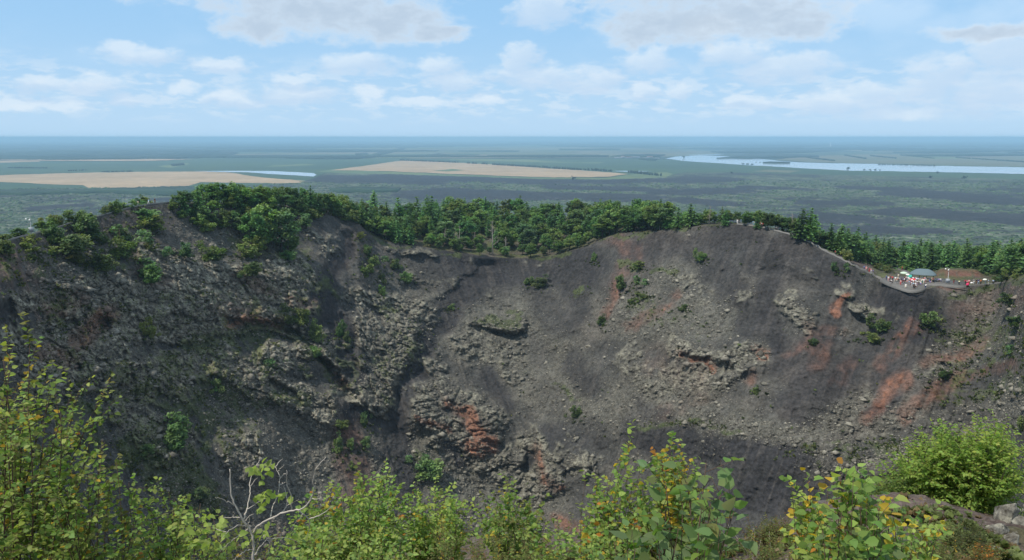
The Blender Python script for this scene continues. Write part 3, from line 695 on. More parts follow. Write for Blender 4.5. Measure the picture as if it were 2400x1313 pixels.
# low moss-and-grass cover on the ledges
def tufts(name, p, size, rgb, rs, m, per=9, droop=0.5):
    n = len(p); N = n * per
    c = np.repeat(p, per, 0); s = np.repeat(size, per)
    a = rs.uniform(0, 6.28, N); tilt = rs.uniform(0.2, 1.2, N)
    d = np.stack([np.cos(a) * np.sin(tilt), np.sin(a) * np.sin(tilt), np.cos(tilt)], 1)
    sd = np.stack([-np.sin(a), np.cos(a), 0 * a], 1)
    L = s * rs.uniform(.5, 1.1, N); w = L * 0.38
    b = c + np.stack([np.cos(a), np.sin(a), 0 * a], 1) * (s * .5 * rs.uniform(0, 1, N))[:, None]
    v = np.stack([b - sd * w[:, None] * .6, b + sd * w[:, None] * .6, b + d * L[:, None] * .6 + sd * w[:, None], b + d * L[:, None] , b + d * L[:, None] * .6 - sd * w[:, None]], 1)
    f = (np.array([[0, 1, 2, 3, 4]])[None] + 5 * np.arange(N)[:, None, None]).reshape(-1, 5)
    cc = np.repeat(rgb, per, 0) * rs.uniform(.7, 1.3, (N, 1))
    return mesh_np(name, v.reshape(-1, 3), f, np.full(len(f), 5), m, np.repeat(cc, 5, 0))
M_COVER = leaf_mat('ground cover leaves', 0.25, 0.0, 0.0)
def cover(n):
    N = n * 9
    ru = rs.uniform(-40, 2440, N); rv = vrim(ru) + (1300 - vrim(ru)) * rs.uniform(0.0, 1, N)
    d = sample(MOSS, ru, rv) * 0.9 + 0.012
    pw = wall_pt(ru, rv)
    cl = fbm(pw[0] / 4.0, pw[1] / 4.0, pw[2] / 4.0, 2)
    k = np.where(rs.uniform(0, 1, N) < d * sst(cl, -0.15, 0.35))[0][:n]
    ru, rv = ru[k], rv[k]; n = len(k)
    p = pw.T[k]
    rgb = np.array((0.070, 0.098, 0.030)) * rs.uniform(.6, 1.5, (n, 1)) + np.array((0.05, 0.03, 0.0)) * (rs.uniform(0, 1, (n, 1)) ** 3)
    return tufts('ground_cover', p, rs.uniform(.35, .9, n), rgb, rs, M_COVER, 6)
tag(obj('ground_cover', cover(11000)), 'low green grass and moss growing on the crater ledges', 'ground cover', kind='stuff')
# ------------------------------------------------------------------ the plain beyond
def ground_mat(name, a, b, s1, s2, rough=0.95, b2=None, lo=0.4, hi=0.6, s3=None):
    m, g, bs = mat(name)
    tc = g.n('ShaderNodeTexCoord').outputs['Object']
    n1 = g.sstep(g.noise(tc, s1, 4, 0.6), lo, hi)
    n2 = g.noise(tc, s2, 3, 0.6)
    c = g.mix(n1, (*a, 1), (*b, 1))
    if b2 is not None:
        c = g.mix(g.sstep(g.noise(tc, s3, 3, 0.6), 0.5, 0.62), c, (*b2, 1))
    c = g.mix(1.0, c, g.m('MULTIPLY_ADD', n2, 0.7, 0.65), 'MULTIPLY')
    g.put(bs.inputs['Base Color'], c); bs.inputs['Roughness'].default_value = rough
    return m
M_PLAIN = ground_mat('far farmland', (0.020, 0.034, 0.018), (0.062, 0.088, 0.036), 1 / 2400, 1 / 300, b2=(0.028, 0.048, 0.022), s3=1 / 700, lo=0.5, hi=0.58)
M_GREEN = ground_mat('crop field', (0.034, 0.066, 0.034), (0.044, 0.080, 0.036), 1 / 900, 1 / 160)
M_MEADOW = ground_mat('pale meadow', (0.115, 0.15, 0.062), (0.085, 0.125, 0.055), 1 / 600, 1 / 120)
M_WHEAT = ground_mat('ripe wheat', (0.39, 0.285, 0.175), (0.30, 0.215, 0.125), 1 / 260, 1 / 35, b2=(0.33, 0.25, 0.15), s3=1 / 90, lo=.35, hi=.7)
M_BROWN = ground_mat('brown field', (0.135, 0.125, 0.075), (0.105, 0.118, 0.062), 1 / 800, 1 / 200)
M_WOOD = ground_mat('far wood canopy', (0.012, 0.024, 0.013), (0.022, 0.038, 0.018), 1 / 60, 1 / 20)
M_WOODN = ground_mat('nearer wood canopy', (0.016, 0.036, 0.017), (0.028, 0.055, 0.022), 1 / 30, 1 / 10)
M_WATER, _g, _b = mat('lake water')
_b.inputs['Base Color'].default_value = (0.36, 0.43, 0.49, 1); _b.inputs['Roughness'].default_value = 0.10; _b.inputs['IOR'].default_value = 1.33; _b.inputs['Specular IOR Level'].default_value = 0.5
_bp = _g.n('ShaderNodeBump'); _bp.inputs['Strength'].default_value = 0.15; _bp.inputs['Distance'].default_value = 0.3
_g.put(_bp.inputs['Height'], _g.noise(_g.n('ShaderNodeTexCoord').outputs['Object'], 0.4, 3)); _g.put(_b.inputs['Normal'], _bp.outputs[0])

def disc(name, R, z, m):
    n = 128; rr = [300, 1000, 4000, 12000, 30000, R]
    v = [(r * math.cos(2 * math.pi * k / n), r * math.sin(2 * math.pi * k / n), z) for r in rr for k in range(n)]
    f = [(i * n + k, i * n + (k + 1) % n, (i + 1) * n + (k + 1) % n, (i + 1) * n + k) for i in range(len(rr) - 1) for k in range(n)]
    f = [tuple(reversed(q)) for q in f]
    return mesh_np(name, v, [i for q in f for i in q], [4] * len(f), m)
tag(obj('plain', disc('plain', 76000, PLAIN_Z, M_PLAIN)), kind='structure')

rw = np.random.default_rng(5)
def outline(pts, jit=0.6, step=14):
    o = []
    P = [np.array(p, float) for p in pts]
    for a, b in zip(P, P[1:] + P[:1]):
        n = max(1, int(abs(b[0] - a[0]) / step))
        for k in range(n):
            q = a + (b - a) * k / n
            o.append((q[0], q[1] + (rw.normal() * jit * 0.5 if k else 0)))
    return o
def sheet(name, pts, m, dz, jit=0.6, thick=0.0):
    q = outline(pts, jit)
    p = on_plain([a for a, _ in q], [b for _, b in q], dz + thick).T
    n = len(p)
    if thick:
        lowp = p.copy(); lowp[:, 2] = PLAIN_Z + dz
        v = np.concatenate([p, lowp]); faces = [tuple(range(n))] + [(k, k + n, (k + 1) % n + n, (k + 1) % n) for k in range(n)]
    else:
        v = p; faces = [tuple(range(n))]
    # make sure the top looks up
    area = sum(p[i][0] * p[(i + 1) % n][1] - p[(i + 1) % n][0] * p[i][1] for i in range(n))
    if area < 0: faces = [tuple(reversed(f)) for f in faces]
    me = mesh_np(name, v, [i for f in faces for i in f], [len(f) for f in faces], m)
    return obj(name, me)
def ssheet(*a, **k): return tag(sheet(*a, **k), kind='structure')

ssheet('crop_field', [(-150, 374), (0, 373), (300, 371), (560, 369), (900, 370), (1100, 371), (1300, 374), (1450, 373), (1600, 375), (1700, 384), (1560, 414), (760, 406), (700, 436), (400, 444), (-150, 452)], M_GREEN, 0.5)
ssheet('pale_meadow', [(540, 366), (580, 354), (720, 349), (900, 346), (1150, 345), (1420, 345), (1560, 350), (1700, 358), (1660, 364), (1440, 370), (1180, 367), (900, 368), (640, 369)], M_BROWN, 0.6)
ssheet('strip_field', [(640, 388), (720, 384), (740, 387), (620, 392)], M_MEADOW, 0.8)
ssheet('strip_field', [(1060, 372), (1240, 374), (1330, 381), (1420, 380), (1400, 384), (1200, 379), (1050, 375)], M_MEADOW, 0.8)
ssheet('strip_field', [(370, 390), (440, 382), (445, 385), (400, 394)], M_MEADOW, 0.8)
ssheet('wheat_field', [(-80, 413), (20, 410), (150, 406), (330, 403), (480, 402), (540, 405), (590, 413), (650, 419), (728, 425), (700, 429), (640, 430), (470, 427), (440, 436), (300, 441), (210, 442), (195, 434), (120, 432), (40, 428), (-80, 424)], M_WHEAT, 1.2)
ssheet('wheat_field', [(-20, 378), (90, 376.5), (95, 379), (-20, 382)], M_WHEAT, 1.2, jit=.2)
ssheet('grass_margin', [(740, 402), (800, 396), (940, 404), (1100, 411), (1250, 416), (1420, 417), (1480, 409), (1560, 403), (1578, 408), (1560, 416), (1430, 421), (1250, 420), (1000, 413), (800, 406)], M_MEADOW, 0.9)
ssheet('wheat_field', [(775, 399), (860, 388), (940, 377), (1000, 378), (1160, 386), (1300, 396), (1400, 402), (1472, 408), (1430, 414), (1300, 416), (1200, 413), (1100, 409), (1020, 406), (900, 401)], M_WHEAT, 1.2)
ssheet('grass_patch', [(1015, 400), (1060, 396), (1090, 399), (1050, 402)], M_MEADOW, 1.6)
ssheet('meadow', [(1520, 377), (1700, 384), (1900, 395), (2200, 404), (2600, 412), (2600, 428), (2200, 418), (1900, 410), (1700, 405), (1540, 404)], M_GREEN, 0.9)
ssheet('grass_patch', [(1760, 402), (1800, 398), (1880, 400), (1850, 405)], M_BROWN, 1.3, jit=.3)
ssheet('brown_field', [(1820, 374), (1900, 366), (2050, 361), (2300, 360), (2600, 368), (2600, 392), (2300, 389), (2100, 385), (1900, 380)], M_BROWN, 0.7)
ssheet('brown_field', [(1960, 352), (2150, 350), (2400, 352), (2400, 357), (2100, 358)], M_BROWN, 0.7)
ssheet('strip_field', [(2130, 368), (2190, 364), (2270, 371), (2190, 373)], M_MEADOW, 1.2, jit=.3)
ssheet('strip_field', [(30, 358), (200, 354), (230, 357), (60, 364)], M_MEADOW, 0.8)
ssheet('strip_field', [(560, 357), (700, 352), (720, 356), (560, 361)], M_MEADOW, 1.0, jit=.3)
ssheet('lake', [(1560, 372), (1585, 367), (1640, 364.5), (1700, 366), (1780, 372), (1840, 378.5), (1890, 381), (1960, 383), (2040, 384), (2150, 388), (2300, 390.5), (2600, 396), (2600, 413), (2300, 405.5), (2150, 402.5), (2000, 400.5), (1900, 395.5), (1820, 391), (1740, 386.5), (1680, 382.5), (1600, 377.5)], M_WATER, 1.8, jit=.5)
ssheet('pond', [(455, 401.5), (560, 400.5), (640, 401), (735, 406), (742, 410), (735, 414), (690, 411), (640, 408.5), (580, 404), (520, 403)], M_WATER, 1.8, jit=.4)
ssheet('pond', [(1432, 401), (1480, 400.6), (1530, 401.6), (1470, 402.6)], M_WATER, 1.8, jit=.2)
ssheet('pond', [(1610, 363.5), (1700, 361.2), (1690, 362.6), (1620, 364.4)], M_WATER, 1.8, jit=.2)
for q in ([(-150, 345), (100, 344), (300, 346), (480, 351), (560, 356), (520, 368), (300, 369.5), (180, 373), (-150, 372)], [(-200, 335), (300, 333.5), (800, 331), (1300, 331), (1300, 335), (1000, 345), (700, 346), (480, 348), (200, 341), (-200, 343)],
          [(870, 362), (905, 352), (955, 345), (945, 350), (890, 363)], [(832, 360), (860, 358), (864, 361), (834, 363)], [(998, 363), (1030, 359), (1055, 364), (1010, 366)], [(400, 384), (430, 381), (432, 384), (405, 386)], [(1680, 370), (1720, 366), (1900, 363), (1920, 366), (1760, 370)],
          [(1788, 379.6), (1806, 378.4), (1835, 378.8), (1852, 380.2), (1812, 380.5)], [(1200, 334), (1800, 331), (2400, 333), (2600, 336), (2600, 342), (2100, 344), (1700, 342), (1500, 346), (1300, 343)], [(1430, 366), (1470, 361), (1560, 362), (1540, 366)], [(1500, 369), (1540, 371), (1536, 374), (1498, 372)],
          [(2020, 352), (2300, 346), (2420, 350), (2380, 355), (2200, 353)], [(1700, 352), (1850, 348), (1980, 350), (1900, 356), (1760, 358)]):
    tag(sheet('far_wood', q, M_WOOD, 0.3, 0.7, 11.0), 'dark wood far off on the plain', 'woods', kind='stuff')
for q in ([(-150, 447), (150, 444), (260, 441), (440, 437), (520, 441), (480, 451), (380, 456), (250, 450), (100, 453), (-150, 458)], [(770, 440), (860, 437), (940, 440), (930, 447), (850, 450), (780, 447)]):
    tag(sheet('lava_wood', q, M_WOODN, 0.6, 1.6, 7.0), 'dark green low wood growing on the lava field', 'woods', kind='stuff')

# patchwork of strips, belts and clearings toward the horizon
rq = np.random.default_rng(61)
_kinds = [('strip_field', M_MEADOW, 0, 5), ('strip_field', M_GREEN, 0, 4), ('strip_field', M_BROWN, 0, 4), ('far_wood', M_WOOD, 11, 8), ('strip_field', M_WHEAT, 0, .5)]
_w = np.array([k[3] for k in _kinds], float); _w /= _w.sum()
_dz = 2.2
for _i in range(190):
    _d = 7800 * (1 + rq.uniform(0, 1) ** 1.5 * 3.6); _a = rq.uniform(-.62, .62)
    _x, _y = _d * math.sin(_a), _d * math.cos(_a)
    _u = W_ / 2 + FPX * math.tan(_a); _v = HORIZON_ROW + 200 / _d * FPX
    if (_u > 1400 and _v > 357) or _v > 369: continue
    nm, m_, th, _ = _kinds[rq.choice(len(_kinds), p=_w)]
    _l, _wd, _r = rq.uniform(500, 2600) * (1 + _d / 30000), rq.uniform(160, 520) * (1 + _d / 20000), rq.normal() * .35 + .12
    if nm == 'far_wood': _wd *= rq.uniform(.25, 1.2)
    k8 = 14; pts = []
    for q in range(k8):
        t = q / k8 * 4; sd, fr = int(t), t - int(t)
        px, py = [(-1 + 2 * fr, -1), (1, -1 + 2 * fr), (1 - 2 * fr, 1), (-1, 1 - 2 * fr)][sd]
        jx, jy = rq.normal(size=2) * (.10 if nm == 'far_wood' else .03)
        px, py = (px + jx) * _l / 2, (py + jy) * _wd / 2
        pts.append((_x + px * math.cos(_r) - py * math.sin(_r), _y + px * math.sin(_r) + py * math.cos(_r)))
    _dz += .03
    P3 = np.array([(x, y, PLAIN_Z + _dz + th) for x, y in pts]); fcs = [tuple(range(k8))]
    if th:
        P3 = np.concatenate([P3, P3 - np.array((0, 0, th))]); fcs += [(q, q + k8, (q + 1) % k8 + k8, (q + 1) % k8) for q in range(k8)]
    o = obj(nm, mesh_np(nm, P3, [q for f in fcs for q in f], [len(f) for f in fcs], m_))
    if th: tag(o, 'dark wood far off on the plain', 'woods', kind='stuff')
    else: tag(o, kind='structure')

# the lava field: a rough dark sheet with scrub growing on it
LT = np.array([(-320, 452), (100, 442), (300, 440), (560, 436), (700, 430), (740, 416), (765, 406), (900, 408), (1100, 414), (1250, 420), (1430, 421), (1560, 416), (1590, 406), (1700, 404), (2000, 411), (2400, 421), (2720, 432)], float)
lu = np.arange(-320, 2721, 2.5); nl = 300
lt = smooth1(np.interp(lu, LT[:, 0], LT[:, 1]), 5) + rw.normal(size=len(lu)) * 0.35
ls = np.linspace(0, 1, nl) ** 1.5
LU = np.repeat(lu[None], nl, 0); LV = lt[None] + (800 - lt[None]) * ls[:, None]
Lp = on_plain(LU, LV, 1.0)
def lst(lst_):
    out = np.zeros_like(LU)
    for (a, b, c, d, w) in lst_:
        dx, dy = c - a, d - b
        t = np.clip(((LU - a) * dx + (LV - b) * dy * 16) / (dx * dx + dy * dy * 16 + 1e-9), 0, 1)
        out = np.maximum(out, 1 - sst(np.hypot((LU - a - t * dx) * 0.14, LV - b - t * dy) / w, .4, 1.4))
    return out
ld = lst([(770, 420, 1000, 425, 9), (900, 416, 1250, 426, 7), (1250, 428, 1700, 422, 6), (1000, 458, 1500, 466, 9), (1560, 452, 1760, 448, 7), (1900, 510, 2060, 520, 11), (2120, 498, 2400, 520, 12), (2040, 540, 2180, 545, 7), (2120, 452, 2400, 478, 9), (1900, 476, 2060, 480, 5), (1600, 470, 1700, 480, 6), (380, 470, 480, 468, 4), (80, 490, 200, 482, 4), (1040, 448, 1200, 452, 6), (1300, 440, 1500, 446, 5), (1750, 440, 1900, 446, 4), (1980, 440, 2100, 446, 4)])
lg = lst([(1060, 428, 1180, 430, 5), (1200, 444, 1400, 448, 5), (1800, 450, 2000, 456, 9), (1700, 495, 1850, 505, 8), (2060, 520, 2300, 530, 9), (1750, 430, 2300, 436, 6), (2000, 490, 2140, 486, 6), (1500, 480, 1600, 490, 8)])
X, Y = Lp[0], Lp[1]
l1 = fbm(X / 420, Y / 420, X * 0 + 2, 5); l2 = fbm(X / 60, Y / 60, X * 0 + 5, 4); l4 = fbm(X / 22, Y / 22, X * 0 + 15, 3); l3 = fbm(X / 130, Y / 900, X * 0 + 8, 3)
scrub = sst(l1 * 0.6 + l2 * 0.6 + l4 * 0.45 + 0.20 + 0.5 * lg - 1.2 * ld, -0.25, 0.40)
LC = np.zeros(LU.shape + (3,)) + np.array((0.020, 0.019, 0.021))
LC = cmix(LC, scrub, (0.056, 0.076, 0.040))
LC = cmix(LC, sst(l2 + .4 * l1, 0.25, 0.7) * scrub * 0.7, (0.125, 0.13, 0.10))
LC = cmix(LC, sst(-l2 + 0.3 * l1, 0.3, 0.8) * scrub * 0.7, (0.035, 0.062, 0.028))
Lz = Lp[2] + 0.4 + sst(ls[:, None], 0, .02) * (1.6 + 1.3 * l2) * 1.0
M_LAVA, _g, _b = mat('lava field with scrub')
_at = _g.n('ShaderNodeAttribute', attribute_name='Col').outputs['Color']
_tc = _g.n('ShaderNodeTexCoord').outputs['Object']
_k = _g.m('MULTIPLY', _g.sstep(_g.noise(_tc, 1 / 14, 5, 0.7), .3, .7, .3, 1.8), _g.sstep(_g.noise(_tc, 1 / 75, 4, .6), .3, .7, .7, 1.3))
_g.put(_b.inputs['Base Color'], _g.mix(1.0, _at, _k, 'MULTIPLY'))
_bp = _g.n('ShaderNodeBump'); _bp.inputs['Strength'].default_value = 1.0; _bp.inputs['Distance'].default_value = 3.0
_g.put(_bp.inputs['Height'], _g.noise(_tc, 1 / 11, 4, .65)); _g.put(_b.inputs['Normal'], _bp.outputs[0])
tag(obj('lava_field', grid_mesh('lava_field', X, Y, Lz, LC, M_LAVA)), kind='structure')

# windbreak rows and lone trees far out
def lumps(name, pts, m, w, h, rgbv=0.3):
    iv, fc = icosa(); n = len(pts)
    s = np.stack([w * rw.uniform(.7, 1.3, n), w * rw.uniform(.7, 1.3, n), h * rw.uniform(.75, 1.2, n) / 2], 1)
    v = iv[None] * rw.uniform(.75, 1.2, (n, 12, 1)) * s[:, None, :] + pts[:, None, :]
    v[..., 2] += s[:, None, 2] * .9
    f = (fc[None] + 12 * np.arange(n)[:, None, None]).reshape(-1, 3)
    return mesh_np(name, v.reshape(-1, 3), f, np.full(len(f), 3), m)
def rowpts(a, b, sp, skip=0.08):
    p, q = on_plain(*a, 1.0), on_plain(*b, 1.0)
    n = max(2, int(np.linalg.norm(q - p) / sp))
    t = np.linspace(0, 1, n)[:, None]
    o = p + (q - p) * t + rw.normal(size=(n, 3)) * np.array((sp * .3, sp * .3, 0))
    return o[rw.uniform(size=n) > skip]
for a, b, h in (((938, 376.5), (1074, 382), 15), ((1096, 383.5), (1116, 384.5), 15), ((1128, 385), (1142, 386), 15), ((1156, 387), (1282, 394), 16), ((1284, 395), (1380, 400), 16), ((1388, 400), (1432, 403), 16), ((1474, 405), (1548, 413), 16),
                ((520, 371), (760, 370.5), 12), ((760, 370.5), (1000, 369), 12), ((1000, 369), (1300, 370), 12), ((1890, 370), (1955, 378), 14), ((1980, 365), (2030, 373), 14), ((2040, 366), (2100, 372), 14), ((2110, 364), (2190, 372), 12), ((2240, 370), (2420, 382), 12), ((240, 404), (310, 402.5), 9), ((160, 401), (200, 400), 9), ((20, 394), (110, 395), 9),
                ((2060, 386), (2190, 389), 9), ((1772, 381), (1784, 381.4), 6)):
    tag(obj('windbreak', lumps('windbreak', rowpts(a, b, 9), M_WOOD, 5.5, h)), 'dark row of windbreak trees between the far fields', 'trees', kind='stuff')
LONE = [(1345, 421, 16, 'lone round tree on the dark lava edge below the right wheat field'), (1603, 371, 24, 'big lone tree at the left end of the lake by the far houses'), (1742, 387, 17, 'leftmost of the dark bushy trees on the near lake shore'), (1752, 387.6, 17, 'tree between two others in the clump on the near lake shore'),
        (1763, 388, 16, 'rightmost tree of the small clump on the near lake shore'), (1987, 398.5, 18, 'dark tree alone on the near shore halfway along the lake'), (2026, 400, 11, 'small tree on the near shore, first of the loose line right of the middle'), (2040, 400.5, 11, 'second small shore tree in the loose line right of the middle'), (2051, 400.8, 13, 'taller shore tree in the loose line right of the middle'),
        (2062, 401, 10, 'last small shore tree in the loose line right of the middle'), (2197, 407, 13, 'small dark tree on the near shore toward the right end of the lake'), (2260, 420, 18, 'lone spreading tree on the green meadow below the right end of the lake'), (2180, 418, 14, 'dark bush tree on the meadow edge left of the lone spreading tree'), (1715, 407, 12, 'small tree on the meadow edge where the lava begins, below the lake')]
for u, v, h, lab in LONE:
    e = empty('far_tree', on_plain(u, v, 1.0)); tag(e, lab, 'tree')
    n = 26
    pts = rw.normal(size=(n, 3)) * np.array((h * .26, h * .26, h * .16)) + np.array((0, 0, h * .38))
    obj('crown', lumps('crown', pts, M_WOOD, h * .16, h * .34), e)
    b = MB(); b.tube([(0, 0, -1.0), (0, 0, h * .55)], [h * .035, h * .02]); obj('trunk', b.me('trunk', M_BARK), e)

# scrub bushes dotted over the nearer lava
def lava_scrub(n):
    sel = np.where((rw.uniform(size=LU.shape) < 0.35 * scrub) & (LV > 424) & (LV < 640) & (LU > -60) & (LU < 2460))
    k = rw.choice(len(sel[0]), n); j, i = sel[0][k], sel[1][k]
    p = np.stack([X[j, i], Y[j, i], Lz[j, i] - .4], 1); d = np.hypot(p[:, 0], p[:, 1]); p[:, :2] += rw.normal(size=(n, 2)) * 8
    iv, fc = icosa(); s = (rw.uniform(1.2, 3.4, n) * (0.7 + d / 5000))[:, None, None]
    v = iv[None] * rw.uniform(.7, 1.3, (n, 12, 1)) * s * np.array((1.3, 1.3, .85)) + p[:, None, :]
    f = (fc[None] + 12 * np.arange(n)[:, None, None]).reshape(-1, 3)
    c = np.array((0.042, 0.070, 0.030)) * rw.uniform(.55, 1.6, (n, 1))
    return mesh_np('lava_scrub', v.reshape(-1, 3), f, np.full(len(f), 3), M_LAVA, np.repeat(c, 12, 0))
tag(obj('lava_scrub', lava_scrub(16000)), 'dark green scrub dotted over the lava field', 'scrub', kind='stuff')

# far buildings at the head of the lake
M_WHITE = plain_mat('white render', (0.72, 0.71, 0.68), .8, .06)
M_ROOFR = plain_mat('red roof sheet', (0.33, 0.14, 0.10), .7, .1)
M_ROOFG = plain_mat('grey roof sheet', (0.32, 0.33, 0.35), .7, .1)
M_GLASSD = plain_mat('dark window glass', (0.03, 0.04, 0.05), .2, .1)
BLD = [(1449, 371, 20, 7, 'g', 'low white barn at the left end of the far settlement'), (1460, 369.5, 9, 11, 'r', 'small white gabled house, tallest in the far settlement'), (1474, 370.5, 16, 8, 'r', 'white house with a red roof, second from the left of the long blocks'), (1490, 369.8, 22, 8, 'g', 'long white block in the middle of the far settlement'),
       (1512, 371.5, 20, 7, 'g', 'white block right of the middle of the far settlement'), (1523, 369, 14, 8, 'r', 'white house behind the right block of the far settlement'), (1538, 372, 16, 6, 'g', 'low white shed at the right end of the far settlement beside the lake')]
for u, v, wpx, h, roof, lab in BLD:
    p = on_plain(u, v, 0.8); d = np.hypot(p[0], p[1]); w = wpx / FPX * d * 0.9; dp = w * .32
    e = empty('house', p); e.rotation_euler.z = -math.atan2(p[0], p[1]) + rw.uniform(-.25, .25)
    tag(e, lab, 'house', 'houses of the far settlement')
    b = MB(); b.box((0, 0, h / 2), (w, dp, h)); obj('wall', b.me('wall', M_WHITE), e)
    b = MB(); b.add([(-w * .52, -dp * .6, h), (w * .52, -dp * .6, h), (w * .52, dp * .6, h), (-w * .52, dp * .6, h), (-w * .52, 0, h * 1.45), (w * .52, 0, h * 1.45)], [(0, 1, 5, 4), (2, 3, 4, 5), (0, 4, 3), (1, 2, 5), (0, 3, 2, 1)])
    obj('roof', b.me('roof', M_ROOFR if roof == 'r' else M_ROOFG), e)
    b = MB(); b.box((0, 0, 0), (2.8, .12, h * .34)); wm = b.me('window', M_GLASSD)
    for k in range(int(w / 10)):
        obj('window', wm, e, (-w / 2 + 6 + k * 10, -dp / 2 - .03, h * .55))
p = on_plain(1946, 344, 0.8); e = empty('tower', p); tag(e, 'tiny white tower among the far woods right of the lake head', 'tower')
b = MB(); b.lathe([(9, 0), (7, 30), (7, 60), (5, 75), (0.4, 95)], n=10); obj('shaft', b.me('shaft', M_WHITE), e)
b = MB(); b.box((0, 0, 7), (46, 30, 14)); obj('base_block', b.me('base_block', M_WHITE), e)

# ------------------------------------------------------------------ haze over the whole land
def make_haze():
    R = 80000.0
    b = MB(); b.box((0, 0, (14 + PLAIN_Z - 4.5) / 2), (2 * R, 2 * R, 14 - (PLAIN_Z - 4.5)))
    m = bpy.data.materials.new('haze air'); m.use_nodes = True
    t = m.node_tree
    for n in list(t.nodes):
        if n.type != 'OUTPUT_MATERIAL': t.nodes.remove(n)
    pv = t.nodes.new('ShaderNodeVolumePrincipled')
    pv.inputs['Color'].default_value = (0.46, 0.75, 1.0, 1)
    pv.inputs['Density'].default_value = 8.2e-5
    pv.inputs['Anisotropy'].default_value = 0.0
    t.links.new(pv.outputs[0], t.nodes['Material Output'].inputs['Volume'])
    tag(obj('haze', b.me('haze', m)), 'thin blue haze lying over the plain', 'haze', kind='stuff')
make_haze()
# ------------------------------------------------------------------ trees and bushes
def cards(p, size, rs, rgb, aspect=0.6, upbias=0.4, name='crown', m=None):
    rgb = np.clip(rgb * np.array((1.32, 1.5, 1.5)), 0, .5)
    """leaf clumps: one irregular 5-sided blade per point, random facing"""
    n = len(p)
    nrm = rs.normal(size=(n, 3)); nrm[:, 2] = np.abs(nrm[:, 2]) + upbias; nrm /= np.linalg.norm(nrm, axis=1)[:, None]
    t = rs.normal(size=(n, 3)); t -= (t * nrm).sum(1)[:, None] * nrm; t /= np.linalg.norm(t, axis=1)[:, None]
    b = np.cross(nrm, t)
    s = np.broadcast_to(size, (n,))[:, None] * rs.uniform(.6, 1.3, (n, 1))
    q = []
    for (a, c) in ((-.5, 0), (-.1, .5), (.45, .35), (.55, -.2), (.05, -.5)):
        q.append(p + t * s * (a + rs.uniform(-.12, .12, (n, 1))) + b * s * aspect * (c + rs.uniform(-.12, .12, (n, 1))) * 1.4)
    v = np.stack(q, 1)
    f = (np.array([[0, 4, 3, 2, 1]])[None] + 5 * np.arange(n)[:, None, None]).reshape(-1, 5)
    return mesh_np(name, v.reshape(-1, 3), f, np.full(n, 5), m or M_LEAF, np.repeat(rgb, 5, 0))

def conifer_mesh(h, seed):
    rs = np.random.default_rng(seed)
    P, C, Sz = [], [], []
    nw = int(h * 2.1)
    wob = rs.uniform(-.1, .1, 2)
    for k in range(nw):
        t = 0.10 + 0.90 * (k + rs.uniform(-.3, .3)) / nw
        t = min(max(t, .06), .995)
        L = h * 0.275 * (1 - t) ** 0.7 * rs.uniform(.75, 1.2) + 0.12
        nbr = 6 if t < .8 else 4
        a0 = rs.uniform(0, 6.28)
        for j in range(nbr):
            a = a0 + 6.28 * j / nbr + rs.uniform(-.35, .35); l = L * rs.uniform(.6, 1.15)
            m = max(2, int(l * 4.6))
            s = (np.arange(m) + rs.uniform(.2, .9, m)) / m
            z = t * h + l * (0.18 * s - 0.38 * s * s) + rs.normal(size=m) * .10
            P.append(np.stack([np.cos(a) * s * l + rs.normal(size=m) * .14 , np.sin(a) * s * l + rs.normal(size=m) * .14, z], 1))
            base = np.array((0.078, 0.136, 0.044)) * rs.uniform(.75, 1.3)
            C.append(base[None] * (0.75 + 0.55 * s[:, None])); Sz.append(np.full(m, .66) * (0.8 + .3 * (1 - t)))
    P = np.concatenate(P); C = np.concatenate(C); Sz = np.concatenate(Sz)
    P[:, 0] += wob[0] * P[:, 2] * .2; P[:, 1] += wob[1] * P[:, 2] * .2
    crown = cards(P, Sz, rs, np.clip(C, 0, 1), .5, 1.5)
    b = MB(); b.tube([(0, 0, -.6), (wob[0] * h * .1, wob[1] * h * .1, h * .5), (wob[0] * h * .2, wob[1] * h * .2, h * .97)], [h * .016 + .05, h * .010 + .02, .015], 6)
    return crown, b.me('trunk', M_BARK)

